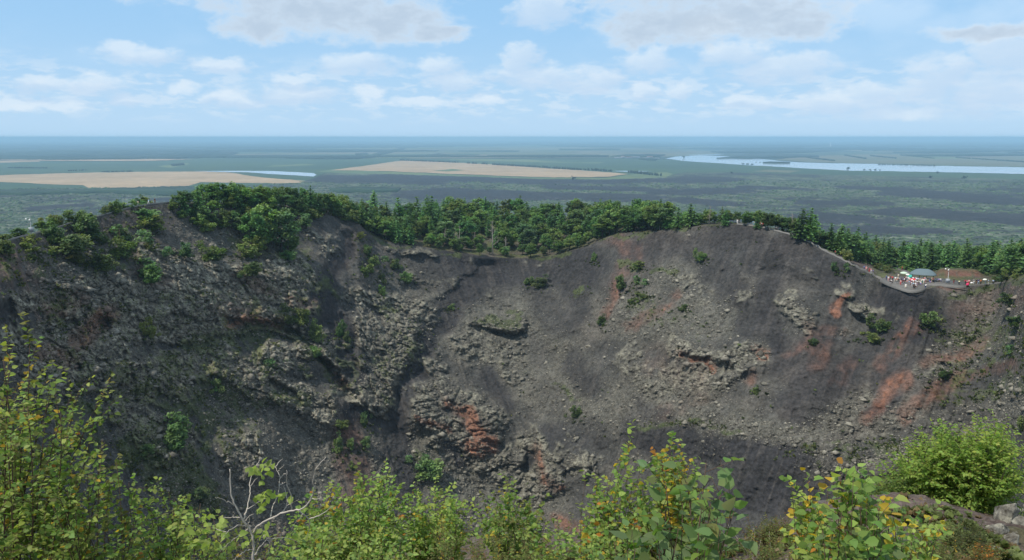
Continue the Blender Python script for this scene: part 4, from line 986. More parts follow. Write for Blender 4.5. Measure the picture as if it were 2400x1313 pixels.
def broad_mesh(h, R, seed, trunk_frac=0.28, rgb=(0.052, 0.086, 0.026), leaf=.37, ncl=38, per=74, flat=.8, lobes=0):
    rs = np.random.default_rng(seed)
    LB = [(rs.normal(size=2) * R * .45, rs.uniform(.45, .75), rs.uniform(.55, 1.1)) for _ in range(lobes)]
    P, C = [], []
    b = MB()
    lean = rs.uniform(-.08, .08, 2) * h
    b.tube([(0, 0, -.6), (lean[0] * .5, lean[1] * .5, h * trunk_frac), (lean[0], lean[1], h * .8)], [.02 * h + .03, .014 * h + .02, .02], 6)
    zc = h * (trunk_frac + (1 - trunk_frac) * .5); hz = h * (1 - trunk_frac) * .55
    for k in range(ncl):
        d = rs.normal(size=3); d /= np.linalg.norm(d)
        r = rs.uniform(.35, 1.0) ** .6
        c = np.array((d[0] * R * r, d[1] * R * r, zc + d[2] * hz * r)) + np.array((lean[0], lean[1], 0)) * .7
        if LB:
            o2, sc2, hs2 = LB[k % lobes]; c = np.array((o2[0] + d[0] * R * r * sc2, o2[1] + d[1] * R * r * sc2, (zc + d[2] * hz * r) * hs2))
        if c[2] < h * .08: c[2] = h * rs.uniform(.08, .2)
        cr = R * rs.uniform(.24, .42)
        if k % 4 == 0:
            b.tube([(lean[0] * .5, lean[1] * .5, h * trunk_frac * rs.uniform(.7, 1.2)), tuple(c * .6 + np.array((0, 0, h * trunk_frac)) * .4), tuple(c)], [.009 * h + .01, .006 * h + .01, .012], 5)
        q = rs.normal(size=(per, 3)); q /= np.linalg.norm(q, axis=1)[:, None]
        q *= (rs.uniform(.45, 1.05, (per, 1))) * cr; q[:, 2] *= flat
        P.append(c + q)
        base = np.array(rgb) * rs.uniform(.68, 1.38) * np.array((rs.uniform(.88, 1.2), 1, rs.uniform(.85, 1.1)))
        C.append(base[None] * rs.uniform(.75, 1.3, (per, 1)))
    P = np.concatenate(P); C = np.concatenate(C)
    P[:, 2] = np.maximum(P[:, 2], .05)
    return cards(P, leaf, rs, np.clip(C, 0, 1), .75, 1.1), b.me('trunk', M_BARK)

def bare_mesh(h, seed):
    rs = np.random.default_rng(seed); b = MB(); t = MB()
    lean = rs.uniform(-.06, .06, 2) * h
    t.tube([(0, 0, -.5), (lean[0] * .4, lean[1] * .4, h * .5), (lean[0], lean[1], h)], [.017 * h + .05, .011 * h + .03, .03], 6)
    for k in range(16):
        s = rs.uniform(.25, .97); a = rs.uniform(0, 6.28); l = h * .28 * (1.15 - s) * rs.uniform(.6, 1.3)
        p0 = np.array((lean[0] * s, lean[1] * s, h * s)); dr = np.array((math.cos(a), math.sin(a), rs.uniform(.3, 1.1)))
        p1 = p0 + dr * l * .6; p2 = p0 + dr * l + rs.normal(size=3) * l * .12
        b.tube([p0, p1, p2], [.05, .035, .02], 4)
        for q in range(3):
            e = p1 + rs.normal(size=3) * l * .35 + np.array((0, 0, l * .2))
            b.tube([p0 * .3 + p1 * .7, e], [.026, .014], 3)
    return b.me('branches', M_PALE), t.me('trunk', M_PALE)

CON = [conifer_mesh(10, 100 + k) for k in range(4)]
BRO = [broad_mesh(8, 2.7, 200 + k, rgb=c) for k, c in enumerate([(0.081, 0.136, 0.040), (0.068, 0.124, 0.043), (0.096, 0.149, 0.040), (0.078, 0.121, 0.046), (0.090, 0.127, 0.037)])]
BUS = [broad_mesh(3, 1.9, 300 + k, .05, c, .25, 30, 70, .75, 4) for k, c in enumerate([(0.074, 0.121, 0.040), (0.065, 0.112, 0.043), (0.093, 0.132, 0.037), (0.081, 0.115, 0.040), (0.070, 0.115, 0.036), (0.085, 0.118, 0.045)])]
OLI = [broad_mesh(3, 1.9, 320 + k, .05, (0.105, 0.125, 0.036), .24, 28, 66, .7, 4) for k in range(2)]
BAR = [bare_mesh(9, 400 + k) for k in range(3)]
rt = np.random.default_rng(21)
def plant(kind, lib, k, p, s, sxy, label, cat, group=None, second='crown'):
    me1, me2 = lib[k % len(lib)]
    e = empty(kind, p); e.rotation_euler = (rt.normal() * .05, rt.normal() * .05, rt.uniform(0, 6.28)); e.scale = (s * sxy * rt.uniform(.88, 1.14), s * sxy * rt.uniform(.88, 1.14), s)
    tag(e, label, cat, group)
    obj(me1.name.split('.')[0], me1, e); obj('trunk', me2, e)
    return e

def poly_in(P, u, v):
    ins = False; n = len(P)
    for i in range(n):
        (x1, y1), (x2, y2) = P[i], P[(i + 1) % n]
        if (y1 > v) != (y2 > v) and u < (x2 - x1) * (v - y1) / (y2 - y1) + x1: ins = not ins
    return ins

# --- conspicuous single trees: (u, v of the foot, top row, kind, label)
NAMED = [
    (548, 486, 424, 'c', 'tall pointed conifer sticking up highest from the left hill wood'), (728, 492, 434, 'c', 'dark conifer rising at the right shoulder of the left hill wood'), (876, 516, 445, 'c', 'dark conifer standing above the trees where the left hill dips'), (940, 540, 462, 'c', 'broad dark conifer, left of the group of four in the notch wood'),
    (982, 545, 461, 'c', 'tallest dark conifer of the group of four in the notch wood'), (1010, 548, 458, 'c', 'spiky dark conifer right of the tallest in the notch wood'), (910, 530, 470, 'c', 'smaller conifer at the left edge of the group of four in the notch wood'), (1162, 520, 470, 'c', 'conifer tip poking up near the middle of the notch wood'),
    (1234, 520, 472, 'c', 'small dark conifer left of the gap with the path in the notch wood'), (1408, 528, 466, 'c', 'conifer rising above pale green crowns right of the path gap'), (1445, 530, 468, 'c', 'pointed conifer, second one right of the path gap in the notch wood'), (1480, 532, 472, 'c', 'broad conifer near the right end of the notch wood'),
    (1512, 532, 475, 'c', 'conifer at the right end of the notch wood'), (1566, 538, 490, 'c', 'dark conifer standing on the rim edge right of the notch wood'), (1588, 536, 484, 'c', 'slim pointed conifer on the rim right of the notch wood'), (1620, 531, 476, 'c', 'wide based conifer with a thin spire on the bare rim'),
    (1700, 530, 490, 'c', 'conifer on the rim just left of the walkers on the summit path'), (1745, 530, 497, 'b', 'small bushy tree behind the walkers on the summit path'), (1800, 540, 500, 'b', 'bushy tree behind the walkers in red on the summit path'), (1775, 536, 503, 'c', 'dark small conifer behind the walker in blue on the summit path'),
    (1876, 562, 488, 'c', 'big dark conifer clump towering over the path bend'), (1892, 566, 486, 'c', 'tallest conifer of the clump over the path bend'), (1912, 572, 500, 'c', 'conifer at the right flank of the clump over the path bend'), (1945, 588, 522, 'c', 'slim dark conifer standing alone right of the big clump'), (1862, 556, 515, 'b', 'round green tree at the left foot of the big conifer clump'),
    (2005, 606, 545, 'c', 'pale green conifer above the path slope left of the far wood'), (1975, 600, 560, 'b', 'round tree beside the yellowish bank below the big conifer clump'), (1985, 612, 585, 'o', 'olive bush overhanging the stepped path above the crowd'), (1960, 592, 560, 'b', 'leafy tree behind the yellowish bank on the path slope')]
for i, (u, vb, vt, k, lab) in enumerate(NAMED):
    p = ground_hit(u, vb); d = math.hypot(p[0], p[1])
    h = (T_of(u, vb) - T_of(u, vt)) * d
    if k == 'c': plant('conifer_tree', CON, i, p, h / 10, rt.uniform(1.15, 1.45), lab, 'tree')
    elif k == 'b': plant('broadleaf_tree', BRO, i, p, h / 8, rt.uniform(1.0, 1.3), lab, 'tree')
    else: plant('bush', OLI, i, p, h / 3, rt.uniform(1.0, 1.3), lab, 'bush')

BARE = [(1075, 588, 530, 'bare pale tree left of the pair at the notch rim'), (1155, 600, 520, 'tallest bare pale tree at the lowest point of the notch rim'), (1185, 600, 556, 'thin bare trunk right of the tallest bare tree at the notch rim'), (1040, 578, 535, 'bare grey tree at the left end of the notch wood front'), (1112, 582, 545, 'slim bare tree between two others in the notch wood front'), (1212, 590, 560, 'short pale bare trunk in front of the notch wood'),
        (1497, 540, 498, 'bare grey tree among green crowns near the right end of the notch wood'), (1662, 528, 484, 'bare tree with thin crown standing on the rim right of the wide conifer'), (1855, 553, 500, 'bare pole tree left of the big conifer clump on the path'), (478, 494, 455, 'bare pale tree among the crowns of the left hill wood'), (1545, 540, 505, 'bare grey bushy tree left of the rim conifers'), (323, 632, 610, 'short pale dead stump on the left inner slope beside a round bush')]
for i, (u, vb, vt, lab) in enumerate(BARE):
    p = ground_hit(u, vb); h = (T_of(u, vb) - T_of(u, vt)) * math.hypot(p[0], p[1])
    plant('bare_tree', BAR, i, p, h / 9, rt.uniform(.8, 1.1), lab, 'dead tree')

# --- the woods: individuals of a crowd
def scatter(n, gen, mind):
    out = []
    for _ in range(n * 40):
        if len(out) >= n: break
        p, extra = gen()
        if p is None: continue
        if all((p[0] - q[0][0]) ** 2 + (p[1] - q[0][1]) ** 2 > mind * mind for q in out): out.append((p, extra))
    return out
# notch wood, behind the rim
def g1():
    u = rt.uniform(846, 1560); d = 1.0 + rt.uniform() ** 1.35 * (-1.0 + np.interp(u, [846, 900, 1000, 1400, 1480, 1560], [16, 40, 74, 80, 50, 14]))
    return back_pt(u, d), (u, d)
for i, (p, (u, d)) in enumerate(scatter(270, g1, 2.7)):
    front = d < 16 
    if front and 1000 < u < 1400:
        plant('small_tree', BRO, i, p, rt.uniform(.45, .8), rt.uniform(1.0, 1.35), 'small fresh green tree in the front row of the notch wood, at the rim edge', 'tree', 'small trees in the front row of the notch wood')
    elif rt.uniform() < (.62 if u < 1060 else .22):
        plant('conifer_tree', CON, i, p, rt.uniform(.85, 1.3), rt.uniform(1.0, 1.3), 'dark green conifer packed among other trees in the notch wood', 'tree', 'dark conifers packed in the notch wood')
    else:
        plant('broadleaf_tree', BRO, i, p, rt.uniform(.7, 1.4), rt.uniform(1.0, 1.35), 'bushy green broadleaf tree packed among others in the notch wood', 'tree', 'broadleaf trees packed in the notch wood')
# left hill wood
LH = [(392, 478), (450, 470), (560, 468), (700, 474), (800, 482), (868, 508), (880, 545), (840, 528), (790, 512), (740, 516), (700, 512), (640, 515), (570, 552), (500, 548), (440, 530), (400, 505)]
def g2():
    u, v = rt.uniform(390, 866), rt.uniform(462, 550)
    if not poly_in(LH, u, v): return None, None
    if v < vrim(u): return back_pt(u, max(0.5, (vrim(u) - v) * 1.1)), (u, v)
    return wall_pt(u, v), (u, v)
for i, (p, (u, v)) in enumerate(scatter(135, g2, 2.7)):
    if v > 508: plant('bush', BUS, i, p, rt.uniform(1.0, 1.7), rt.uniform(1.0, 1.3), 'dark green bush crowding the inner slope below the left hill wood', 'bush', 'bushes on the inner slope below the left hill wood')
    elif rt.uniform() < .2: plant('conifer_tree', CON, i, p, rt.uniform(.6, .9), rt.uniform(1.1, 1.4), 'dark conifer packed among broadleaf trees on the left hill', 'tree', 'conifers packed in the left hill wood')
    else: plant('broadleaf_tree', BRO, i, p, rt.uniform(.55, 1.12) * float(np.interp(u, [390, 520, 640], [.55, .9, 1])), rt.uniform(1.1, 1.4), 'bushy green broadleaf tree packed among others on the left hill', 'tree', 'broadleaf trees packed in the left hill wood')
# wood on the outer slope at right
def g3():
    u = rt.uniform(1960, 2560); d = rt.uniform(6, 150)
    lo = np.interp(u, [1960, 2010, 2060, 2120, 2180, 2290, 2310, 2360, 2560], [8, 34, 70, 62, 62, 50, 20, 12, 8])
    if d < lo: return None, None
    if abs(u - np.interp(d, [26, 60, 110, 150], [2124, 2110, 2084, 2070])) < 10: return None, None
    return back_pt(u, d), (u, d)
for i, (p, (u, d)) in enumerate(scatter(270, g3, 3.0)):
    if rt.uniform() < .7: plant('conifer_tree', CON, i, p, rt.uniform(.85, 1.25), rt.uniform(1.15, 1.55), 'soft green larch packed in the wood behind the crowded platform', 'tree', 'larches packed in the wood behind the platform')
    else: plant('broadleaf_tree', BRO, i, p, rt.uniform(.95, 1.25), rt.uniform(1.15, 1.45), 'bushy broadleaf tree packed in the wood behind the crowded platform', 'tree', 'broadleaf trees packed in the wood behind the platform')
# right shoulder below the path: mixed low trees and bushes
SH = [(1835, 556), (1900, 566), (1960, 590), (2010, 612), (2050, 606), (1990, 570), (1900, 545), (1850, 540)]
def g4():
    u = rt.uniform(1555, 2040); d = rt.uniform(3.5, np.interp(u, [1555, 1690, 1850, 1950, 2040], [16, 9, 16, 34, 70]))
    if u > 1900 and d < np.interp(u, [1900, 1960, 2040], [4, 16, 40]): return None, None
    return back_pt(u, d), (u, d)
for i, (p, (u, d)) in enumerate(scatter(74, g4, 2.4)):
    if rt.uniform() < .3: plant('conifer_tree', CON, i, p, rt.uniform(.35, .7), rt.uniform(1.1, 1.4), 'smallish conifer in the tree belt behind the summit path', 'tree', 'conifers in the belt behind the summit path')
    else: plant('small_tree', BRO, i, p, rt.uniform(.4, .72), rt.uniform(1.1, 1.5), 'low bushy tree in the belt behind the summit path', 'tree', 'bushy trees in the belt behind the summit path')

# --- bushes one can point to: (u, v of the foot, width px, height px, library, label)
BUSHES = [
    (45, 556, 44, 30, 'b', 'dark bushy tree behind the left path, nearest the left edge'), (8, 548, 40, 18, 'o', 'olive scrub at the left edge beside the stepped path'), (100, 540, 50, 34, 'b', 'green bush tree behind the left path right of the lamp'), (128, 532, 50, 38, 'o', 'brownish round tree behind the left path, the tallest there'), (182, 524, 56, 28, 'b', 'wide green bush tree behind the middle of the left path'),
    (250, 502, 40, 26, 'o', 'olive bush tree behind the upper left path'), (275, 500, 34, 30, 'b', 'dark bush tree behind the upper left path beside the olive one'), (318, 482, 40, 28, 'b', 'green bush tree behind the walkers on the left path'), (290, 492, 30, 16, 'b', 'low leafy bush on the rim before the left path walkers'), (345, 474, 34, 26, 'b', 'bush tree at the path end before the left hill wood'),
    (208, 562, 66, 54, 'b', 'big round dark green tree on the left inner slope just under the path'), (165, 592, 84, 46, 'b', 'wide spreading bush left of and below the big round tree on the left slope'), (130, 570, 50, 40, 'b', 'grey green shrub left of the big round tree on the left slope'), (285, 576, 62, 44, 'b', 'yellow green bush tree in the middle of the left inner slope'), (288, 608, 56, 50, 'b', 'lush bush below the yellow green bush tree on the left slope'),
    (240, 634, 56, 42, 'b', 'isolated round dark bush on the left slope'), (352, 660, 76, 46, 'b', 'broad dark bush with a dead stump beside it on the left slope'), (355, 545, 54, 34, 'o', 'thin crowned small tree on the left slope under the bare hill top'), (340, 520, 60, 30, 'b', 'grey bush on dark ledge below the left hill path'), (418, 602, 44, 32, 'b', 'lone oval bush on the dark cinder slope of the left hill'),
    (505, 612, 60, 38, 'b', 'pale green bush pair on scree, left of the big tree clump'), (352, 590, 28, 22, 'o', 'small olive bush beside the scree on the left slope'), (575, 605, 46, 34, 'o', 'yellowish bush at the left foot of the big tree clump'), (580, 648, 60, 36, 'b', 'light green low shrub below the big tree clump'), (672, 612, 44, 26, 'b', 'dull bush right below the big tree clump'), (700, 530, 46, 30, 'b', 'dark bush on the cinder crest right of the left hill'), (75, 590, 46, 28, 'o', 'low olive shrub near the left edge under the path'), (4, 598, 40, 34, 'b', 'dark bush cut by the left edge of the picture'), (75, 610, 20, 12, 'b', 'tiny bush on bare cinder at the far left'), (178, 618, 56, 22, 'o', 'low autumn tinted shrub on the far left slope'),
    (858, 598, 34, 26, 'b', 'bush at the top of the line of bushes down the middle cliff'), (872, 622, 40, 24, 'b', 'second bush in the line of bushes down the middle cliff'), (865, 652, 46, 38, 'b', 'largest bush in the line of bushes down the middle cliff'), (900, 668, 28, 28, 'b', 'round bush low in the line of bushes down the middle cliff'), (895, 694, 22, 24, 'b', 'lowest bush of the line of bushes down the middle cliff'), (925, 636, 34, 28, 'b', 'round bush right of the line of bushes on the middle cliff'), (950, 666, 36, 32, 'b', 'greyish bush, rightmost by the line on the middle cliff'), (845, 560, 30, 14, 'o', 'low bush on the rim at the left end of the notch'),
    (700, 762, 46, 46, 'b', 'upright leafy bush above the chute on the left cliff'), (740, 800, 40, 50, 'b', 'tall bush by the edge of the dark chute'), (800, 790, 24, 38, 'b', 'slender dark bush in the dark chute, upper one'), (810, 806, 20, 30, 'b', 'slender dark bush in the dark chute, lower one'), (735, 838, 44, 30, 'b', 'green shrub low on the spur beside the dark chute'), (648, 866, 42, 28, 'b', 'round dark bush on the rock spur left of centre'), (345, 790, 40, 34, 'o', 'dull green shrub on the shaded left cliff'), (515, 922, 46, 38, 'b', 'dark bush at the edge of the reddish scree on the left'), (420, 1042, 86, 66, 'b', 'big dark green bush low on the shaded left wall'), (470, 1165, 50, 34, 'b', 'dark bush near the crater bottom at left'), (345, 1070, 36, 30, 'b', 'small dark bush left of the big one on the shaded wall'),
    (862, 1000, 28, 42, 'b', 'upright bush on the dark chute beside the pale outcrop'), (798, 1004, 30, 22, 'b', 'round bush at the top of the brown cinder patch'), (795, 1066, 28, 46, 'b', 'tall narrow bush on the left side of the brown cinder patch'), (822, 1054, 22, 28, 'b', 'middle bush on the brown cinder patch'), (851, 1050, 26, 28, 'b', 'right bush on the brown cinder patch'), (1005, 1128, 76, 62, 'b', 'big dark bush alone on the grey scree at the bottom centre'), (985, 1085, 40, 26, 'b', 'light green shrub on the upper edge of the big scree bush'), (825, 1100, 16, 14, 'b', 'tiny plant at the foot of the brown cinder patch'),
    (1260, 676, 38, 28, 'b', 'round green bush alone on the dark slope under the notch'), (1240, 668, 24, 18, 'b', 'smaller bush touching the left of the lone bush under the notch'), (1055, 728, 18, 16, 'b', 'small bush left of the pale scree under the notch'), (1457, 678, 34, 38, 'b', 'upright bush on the red streak right of centre'), (1492, 672, 28, 26, 'b', 'grey bush right of the upright bush on the red streak'), (1645, 612, 24, 24, 'b', 'lone small bush on the upper right dark slope'), (1405, 764, 26, 26, 'b', 'small round bush at the foot of the red streak'), (1351, 980, 30, 30, 'b', 'bright green small bush in the lower middle of the slope'), (1600, 726, 20, 16, 'b', 'dark little bush on the rocky slope right of centre'), (1390, 615, 16, 26, 'b', 'small dark bush right under the rim at the right end of the notch'), (1962, 640, 26, 24, 'b', 'lone bush on dark cinder below the path stairs'), (2068, 776, 38, 30, 'b', 'green bush beside pale rocks on the right wall'), (2042, 802, 40, 20, 'o', 'bright low shrub on the cinder below the pale rocks at right'), (2172, 766, 36, 32, 'b', 'loose leafy bush on the right wall under the platform'), (2368, 716, 38, 28, 'b', 'dark bush near the right edge on the brown slope'), (2385, 766, 40, 24, 'b', 'flat bush at the right edge of the brown slope'), (2372, 835, 30, 22, 'b', 'small bush at the right edge above the rusty bank'), (1480, 716, 22, 16, 'b', 'small bush on pale scree below the red streak'), (1770, 922, 18, 14, 'b', 'tiny bush on dark cinder right of the big outcrop'), (2210, 884, 26, 14, 'b', 'low bush above the orange bank at right'), (1505, 700, 30, 10, 'o', 'flat bright shrub on the pale scree right of the red streak'), (1500, 630, 36, 14, 'o', 'bright green low shrub above the upright bush on the red streak'), (1912, 806, 16, 12, 'b', 'tiny green bush at the head of the orange streak'), (2390, 1010, 34, 30, 'b', 'dark bush at the right edge behind the bright near bush'), (2215, 1040, 44, 34, 'b', 'dark green bush peeping over the top of the bright near bush')]
LIB = {'b': BUS, 'o': OLI}
for i, (u, v, w, h, k, lab) in enumerate(BUSHES):
    p = ground_hit(u, v - 2); d = math.hypot(p[0], p[1])
    if v < vrim(u) and u < 400: h *= .66; w *= .85
    H = h / FPX * d * 1.12; Wd = w / FPX * d
    plant('bush' if H < 5.5 else 'small_tree', LIB[k], i, p + np.array((0, 0, -.1)), H / 3.2, Wd / 4.0 / (H / 3.2), lab, 'bush' if H < 5.5 else 'tree')
# the clump of trees on the left slope
for i, (u, v, h, lab) in enumerate([(590, 588, 84, 'grey green tree at the left of the big clump on the left hill slope'), (625, 590, 100, 'tall dark tree in the middle of the big clump on the left hill slope'), (660, 592, 96, 'tall dark tree at the right of the big clump on the left hill slope'), (608, 606, 52, 'low dark tree at the foot of the big clump on the left hill slope'), (684, 602, 60, 'lower tree closing the right end of the big clump on the left hill slope')]):
    p = wall_pt(u, v); H = h / FPX * math.hypot(p[0], p[1])
    plant('broadleaf_tree', BRO, i + 1, p, H / 8, 1.0, lab, 'tree')
# scrub along the rim and the green banks
def g6():
    z = rt.integers(0, 3)
    if z == 0: u = rt.uniform(2030, 2130); d = rt.uniform(24, 100)
    elif z == 1: u = rt.uniform(2200, 2400); d = rt.uniform(22, 60)
    else: u = rt.uniform(2330, 2440); d = rt.uniform(1, 30)
    if abs(u - np.interp(d, [26, 60, 95], [2122, 2110, 2092])) < 8 and d > 20 and z == 0: return None, None
    if 2185 < u < 2300 and d < 60 and z == 1: return None, None
    return back_pt(u, d), (u, d)
for i, (p, _) in enumerate(scatter(60, g6, 1.7)):
    plant('bush', OLI if rt.uniform() < .45 else BUS, i, p, rt.uniform(.35, .8), rt.uniform(1.1, 1.7), 'low olive green scrub bush on the banks around the crowded platform', 'bush', 'scrub bushes on the banks around the platform')

# grass and seedlings round the foot of every bush on the walls
def footing():
    P = []
    for (u, v, w, h, k, lab) in BUSHES:
        for q in range(16):
            uu, vv = u + rt.normal() * w * .55, v - 2 + rt.normal() * h * .28 + 2
            if vv > vrim(uu) + 3: P.append(wall_pt(uu, min(vv, 1320)))
    P = np.array(P); n = len(P)
    return tufts('bush_footing', P, rt.uniform(.35, 1.0, n), np.array((0.070, 0.098, 0.032)) * rt.uniform(.6, 1.5, (n, 1)), rt, M_COVER, 9)
tag(obj('bush_footing', footing()), 'grass and seedlings around the bushes of the crater wall', 'grass', kind='stuff')
# ------------------------------------------------------------------ path, platform, pavilion, lamps
M_PAVE = plain_mat('grey stone paving', (0.145, 0.143, 0.138), .9, .25, 1.2)
M_KERB = plain_mat('grey kerb stone', (0.19, 0.186, 0.178), .9, .25, 2.0)
M_ROOF = plain_mat('blue grey roof sheet', (0.125, 0.175, 0.20), .6, .10, .6)
M_DARKW = plain_mat('dark timber post', (0.05, 0.045, 0.04), .8, .2)
M_METAL = plain_mat('grey lamp metal', (0.45, 0.46, 0.47), .5, .08)
M_LAMP = plain_mat('white lamp glass', (0.85, 0.86, 0.86), .35, .03)
M_PANEL = plain_mat('grey panel', (0.36, 0.40, 0.45), .5, .1)
M_CREAM = plain_mat('cream counter cloth', (0.50, 0.44, 0.33), .8, .1)

def ribbon(name, pts_in, pts_out, z_up, m, under=0.8):
    a = np.asarray(pts_in).copy(); b = np.asarray(pts_out).copy(); a[:, 2] += z_up; b[:, 2] = b[:, 2] + z_up
    n = len(a); lo_a, lo_b = a.copy(), b.copy(); lo_a[:, 2] -= under; lo_b[:, 2] -= under
    v = np.concatenate([a, b, lo_a, lo_b])
    f = []
    for k in range(n - 1):
        f += [(k, k + 1, n + k + 1, n + k), (2 * n + k, 2 * n + k + 1, k + 1, k), (n + k, n + k + 1, 3 * n + k + 1, 3 * n + k)]
    f += [(0, n, 3 * n, 2 * n), (n - 1, 3 * n - 1, 4 * n - 1, 2 * n - 1)]
    return mesh_np(name, v, [i for q in f for i in q], [4] * len(f), m)
def along(u0, u1, d, step=6):
    return np.array([back_pt(u, d) for u in np.arange(u0, u1 + 1, step)])
for u0, u1 in ((-40, 408), (1727, 2082), (2236, 2352)):
    a, b = along(u0, u1, 0.35), along(u0, u1, 1.9)
    b[:, 2] = a[:, 2]
    tag(obj('path', ribbon('path', a, b, 0.12, M_PAVE)), kind='structure')
    if u0 != 2236:
        lab = 'low grey kerb wall along the left rim path' if u0 < 0 else 'low grey stepped kerb wall along the summit path'
        k1, k2 = along(u0, u1, 0.02), along(u0, u1, 0.33)
        k2[:, 2] = k1[:, 2]
        # stepped top: the kerb runs down in short level lengths
        hz_ = k1[:, 2].copy()
        for i in range(len(hz_)): hz_[i] = k1[(i // 3) * 3, 2] * .6 + k1[i, 2] * .4
        k1[:, 2] = hz_; k2[:, 2] = hz_
        tag(obj('kerb_wall', ribbon('kerb_wall', k1, k2, 0.38, M_KERB, 0.9)), lab, 'wall')
# path in the gap of the notch wood and the one behind the platform
p1 = [ground_hit(u, 508) for u in range(1256, 1292, 6)]
a = np.array(p1); b = a.copy(); b[:, 1] += 2.2
tag(obj('path', ribbon('path', a, b, 0.25, M_PAVE, 1.5)), kind='structure')
a = np.array([back_pt(u, d) for u, d in ((2126, 26), (2121, 38), (2113, 52), (2104, 68), (2094, 88), (2086, 104))]); b = a.copy(); b[:, 0] += 2.0
tag(obj('path', ribbon('path', a, b, 0.15, M_PAVE)), kind='structure')

# paved viewing platform with its curved lower lip
PZ0 = float(back_pt(2140, 3)[2]) + 0.22
def plat_pt(u, v, dz=0.0):
    x, y, z = ray(u, v); k = (PZ0 + dz) / z
    return np.array([x * k, y * k, PZ0 + dz])
edge = [(2062, 656), (2080, 665), (2096, 671), (2112, 677), (2128, 681), (2146, 682), (2160, 680), (2172, 674), (2186, 668), (2200, 667.5), (2220, 669), (2240, 671), (2262, 671), (2262, 662), (2236, 656), (2210, 653), (2180, 651), (2140, 649), (2100, 648), (2075, 649)]
pp = np.array([plat_pt(u, v) for u, v in edge]); n = len(pp); lo = pp.copy(); lo[:, 2] -= 0.7
v = np.concatenate([pp, lo])
area = sum(pp[i][0] * pp[(i + 1) % n][1] - pp[(i + 1) % n][0] * pp[i][1] for i in range(n))
top = tuple(range(n)) if area > 0 else tuple(reversed(range(n)))
f = [top] + [(k, k + n, (k + 1) % n + n, (k + 1) % n) for k in range(n)]
tag(obj('pavement', mesh_np('pavement', v, [i for q in f for i in q], [len(q) for q in f], M_PAVE)), kind='structure')
lipu = [(2100, 673), (2114, 678), (2128, 682), (2146, 683), (2160, 681), (2170, 676)]
a = np.array([plat_pt(u, v) for u, v in lipu]); d = a.copy(); d[:, :2] *= (1 - .45 / 274)
tag(obj('kerb_wall', ribbon('kerb_wall', d, a, 0.3, M_KERB, 0.8)), 'curved pale kerb at the front lip of the crowded platform', 'wall')
lipu = [(2174, 668.5), (2200, 668.5), (2220, 670), (2240, 672), (2264, 672.5)]
a = np.array([plat_pt(u, v) for u, v in lipu]); d = a.copy(); d[:, :2] *= (1 - .4 / 274)
tag(obj('kerb_wall', ribbon('kerb_wall', d, a, 0.35, M_KERB, 0.8)), 'straight pale kerb right of the crowd beside the lamp', 'wall')
lipu = [(2102, 679), (2116, 683.5), (2126, 685)]
a = np.array([plat_pt(u, v, -.9) for u, v in lipu]); d = a.copy(); d[:, :2] *= (1 - .7 / 274)
tag(obj('stone_slab', ribbon('stone_slab', d, a, 0.25, M_KERB, .6)), 'grey stone slab lying on the cinder under the platform lip', 'slab')

# pavilion: hipped, curved roof on timber posts
p = plat_pt(2162, 657.5); e = empty('pavilion', p); tag(e, 'open pavilion with a blue grey curved hip roof on the crowded platform', 'pavilion')
e.rotation_euler.z = -math.atan2(p[0], p[1])
rw_, rd_, eh, rh = 4.0, 3.0, 2.3, 1.55
b = MB(); nr = 9; ns = 24; vv = []
for k in range(nr + 1):
    t = k / nr
    s = 1 - t; z = eh + rh * math.sin(t * math.pi / 2) ** 1.0 * (1 - .0 * t) - .12 * (1 - t) ** 2
    hx = 1.1 + (rw_ - 1.1) * s; hy = 0.15 + (rd_ - 0.15) * s
    for j in range(ns):
        a_ = 2 * math.pi * (j + .5) / ns; c, q = math.cos(a_), math.sin(a_)
        m_ = max(abs(c), abs(q)) ** .75
        vv.append((hx * c / m_, hy * q / m_, z))
ff = [(k * ns + j, k * ns + (j + 1) % ns, (k + 1) * ns + (j + 1) % ns, (k + 1) * ns + j) for k in range(nr) for j in range(ns)]
ff.append(tuple(nr * ns + j for j in range(ns)))
base_n = len(vv)
vv += [(x * .985, y * .985, z - .10) for x, y, z in vv[:ns]]
ff += [(base_n + j, base_n + (j + 1) % ns, (j + 1) % ns, j) for j in range(ns)] + [tuple(base_n + j for j in reversed(range(ns)))]
b.add(vv, ff); obj('roof', b.me('roof', M_ROOF, True), e)
pm = None
for sx in (-1, -.33, .33, 1):
    for sy in (-1, 1):
        if pm is None:
            b = MB(); b.lathe([(.13, -.3), (.13, .12), (.09, .16), (.09, eh - .1), (.14, eh + .12)], n=8); pm = b.me('post', M_DARKW)
        obj('post', pm, e, (sx * 3.1, sy * 2.2, 0))
b = MB(); b.box((0, 1.6, .45), (5.6, .5, .08)); [b.box((q, 1.6, .2), (.12, .4, .42)) for q in (-2.5, 0, 2.5)]
obj('bench', b.me('bench', M_DARKW), e)
b = MB(); b.box((0, -2.2, .55), (6.2, .06, .08)); b.box((0, -2.2, .85), (6.2, .06, .08)); obj('rail', b.me('rail', M_DARKW), e)

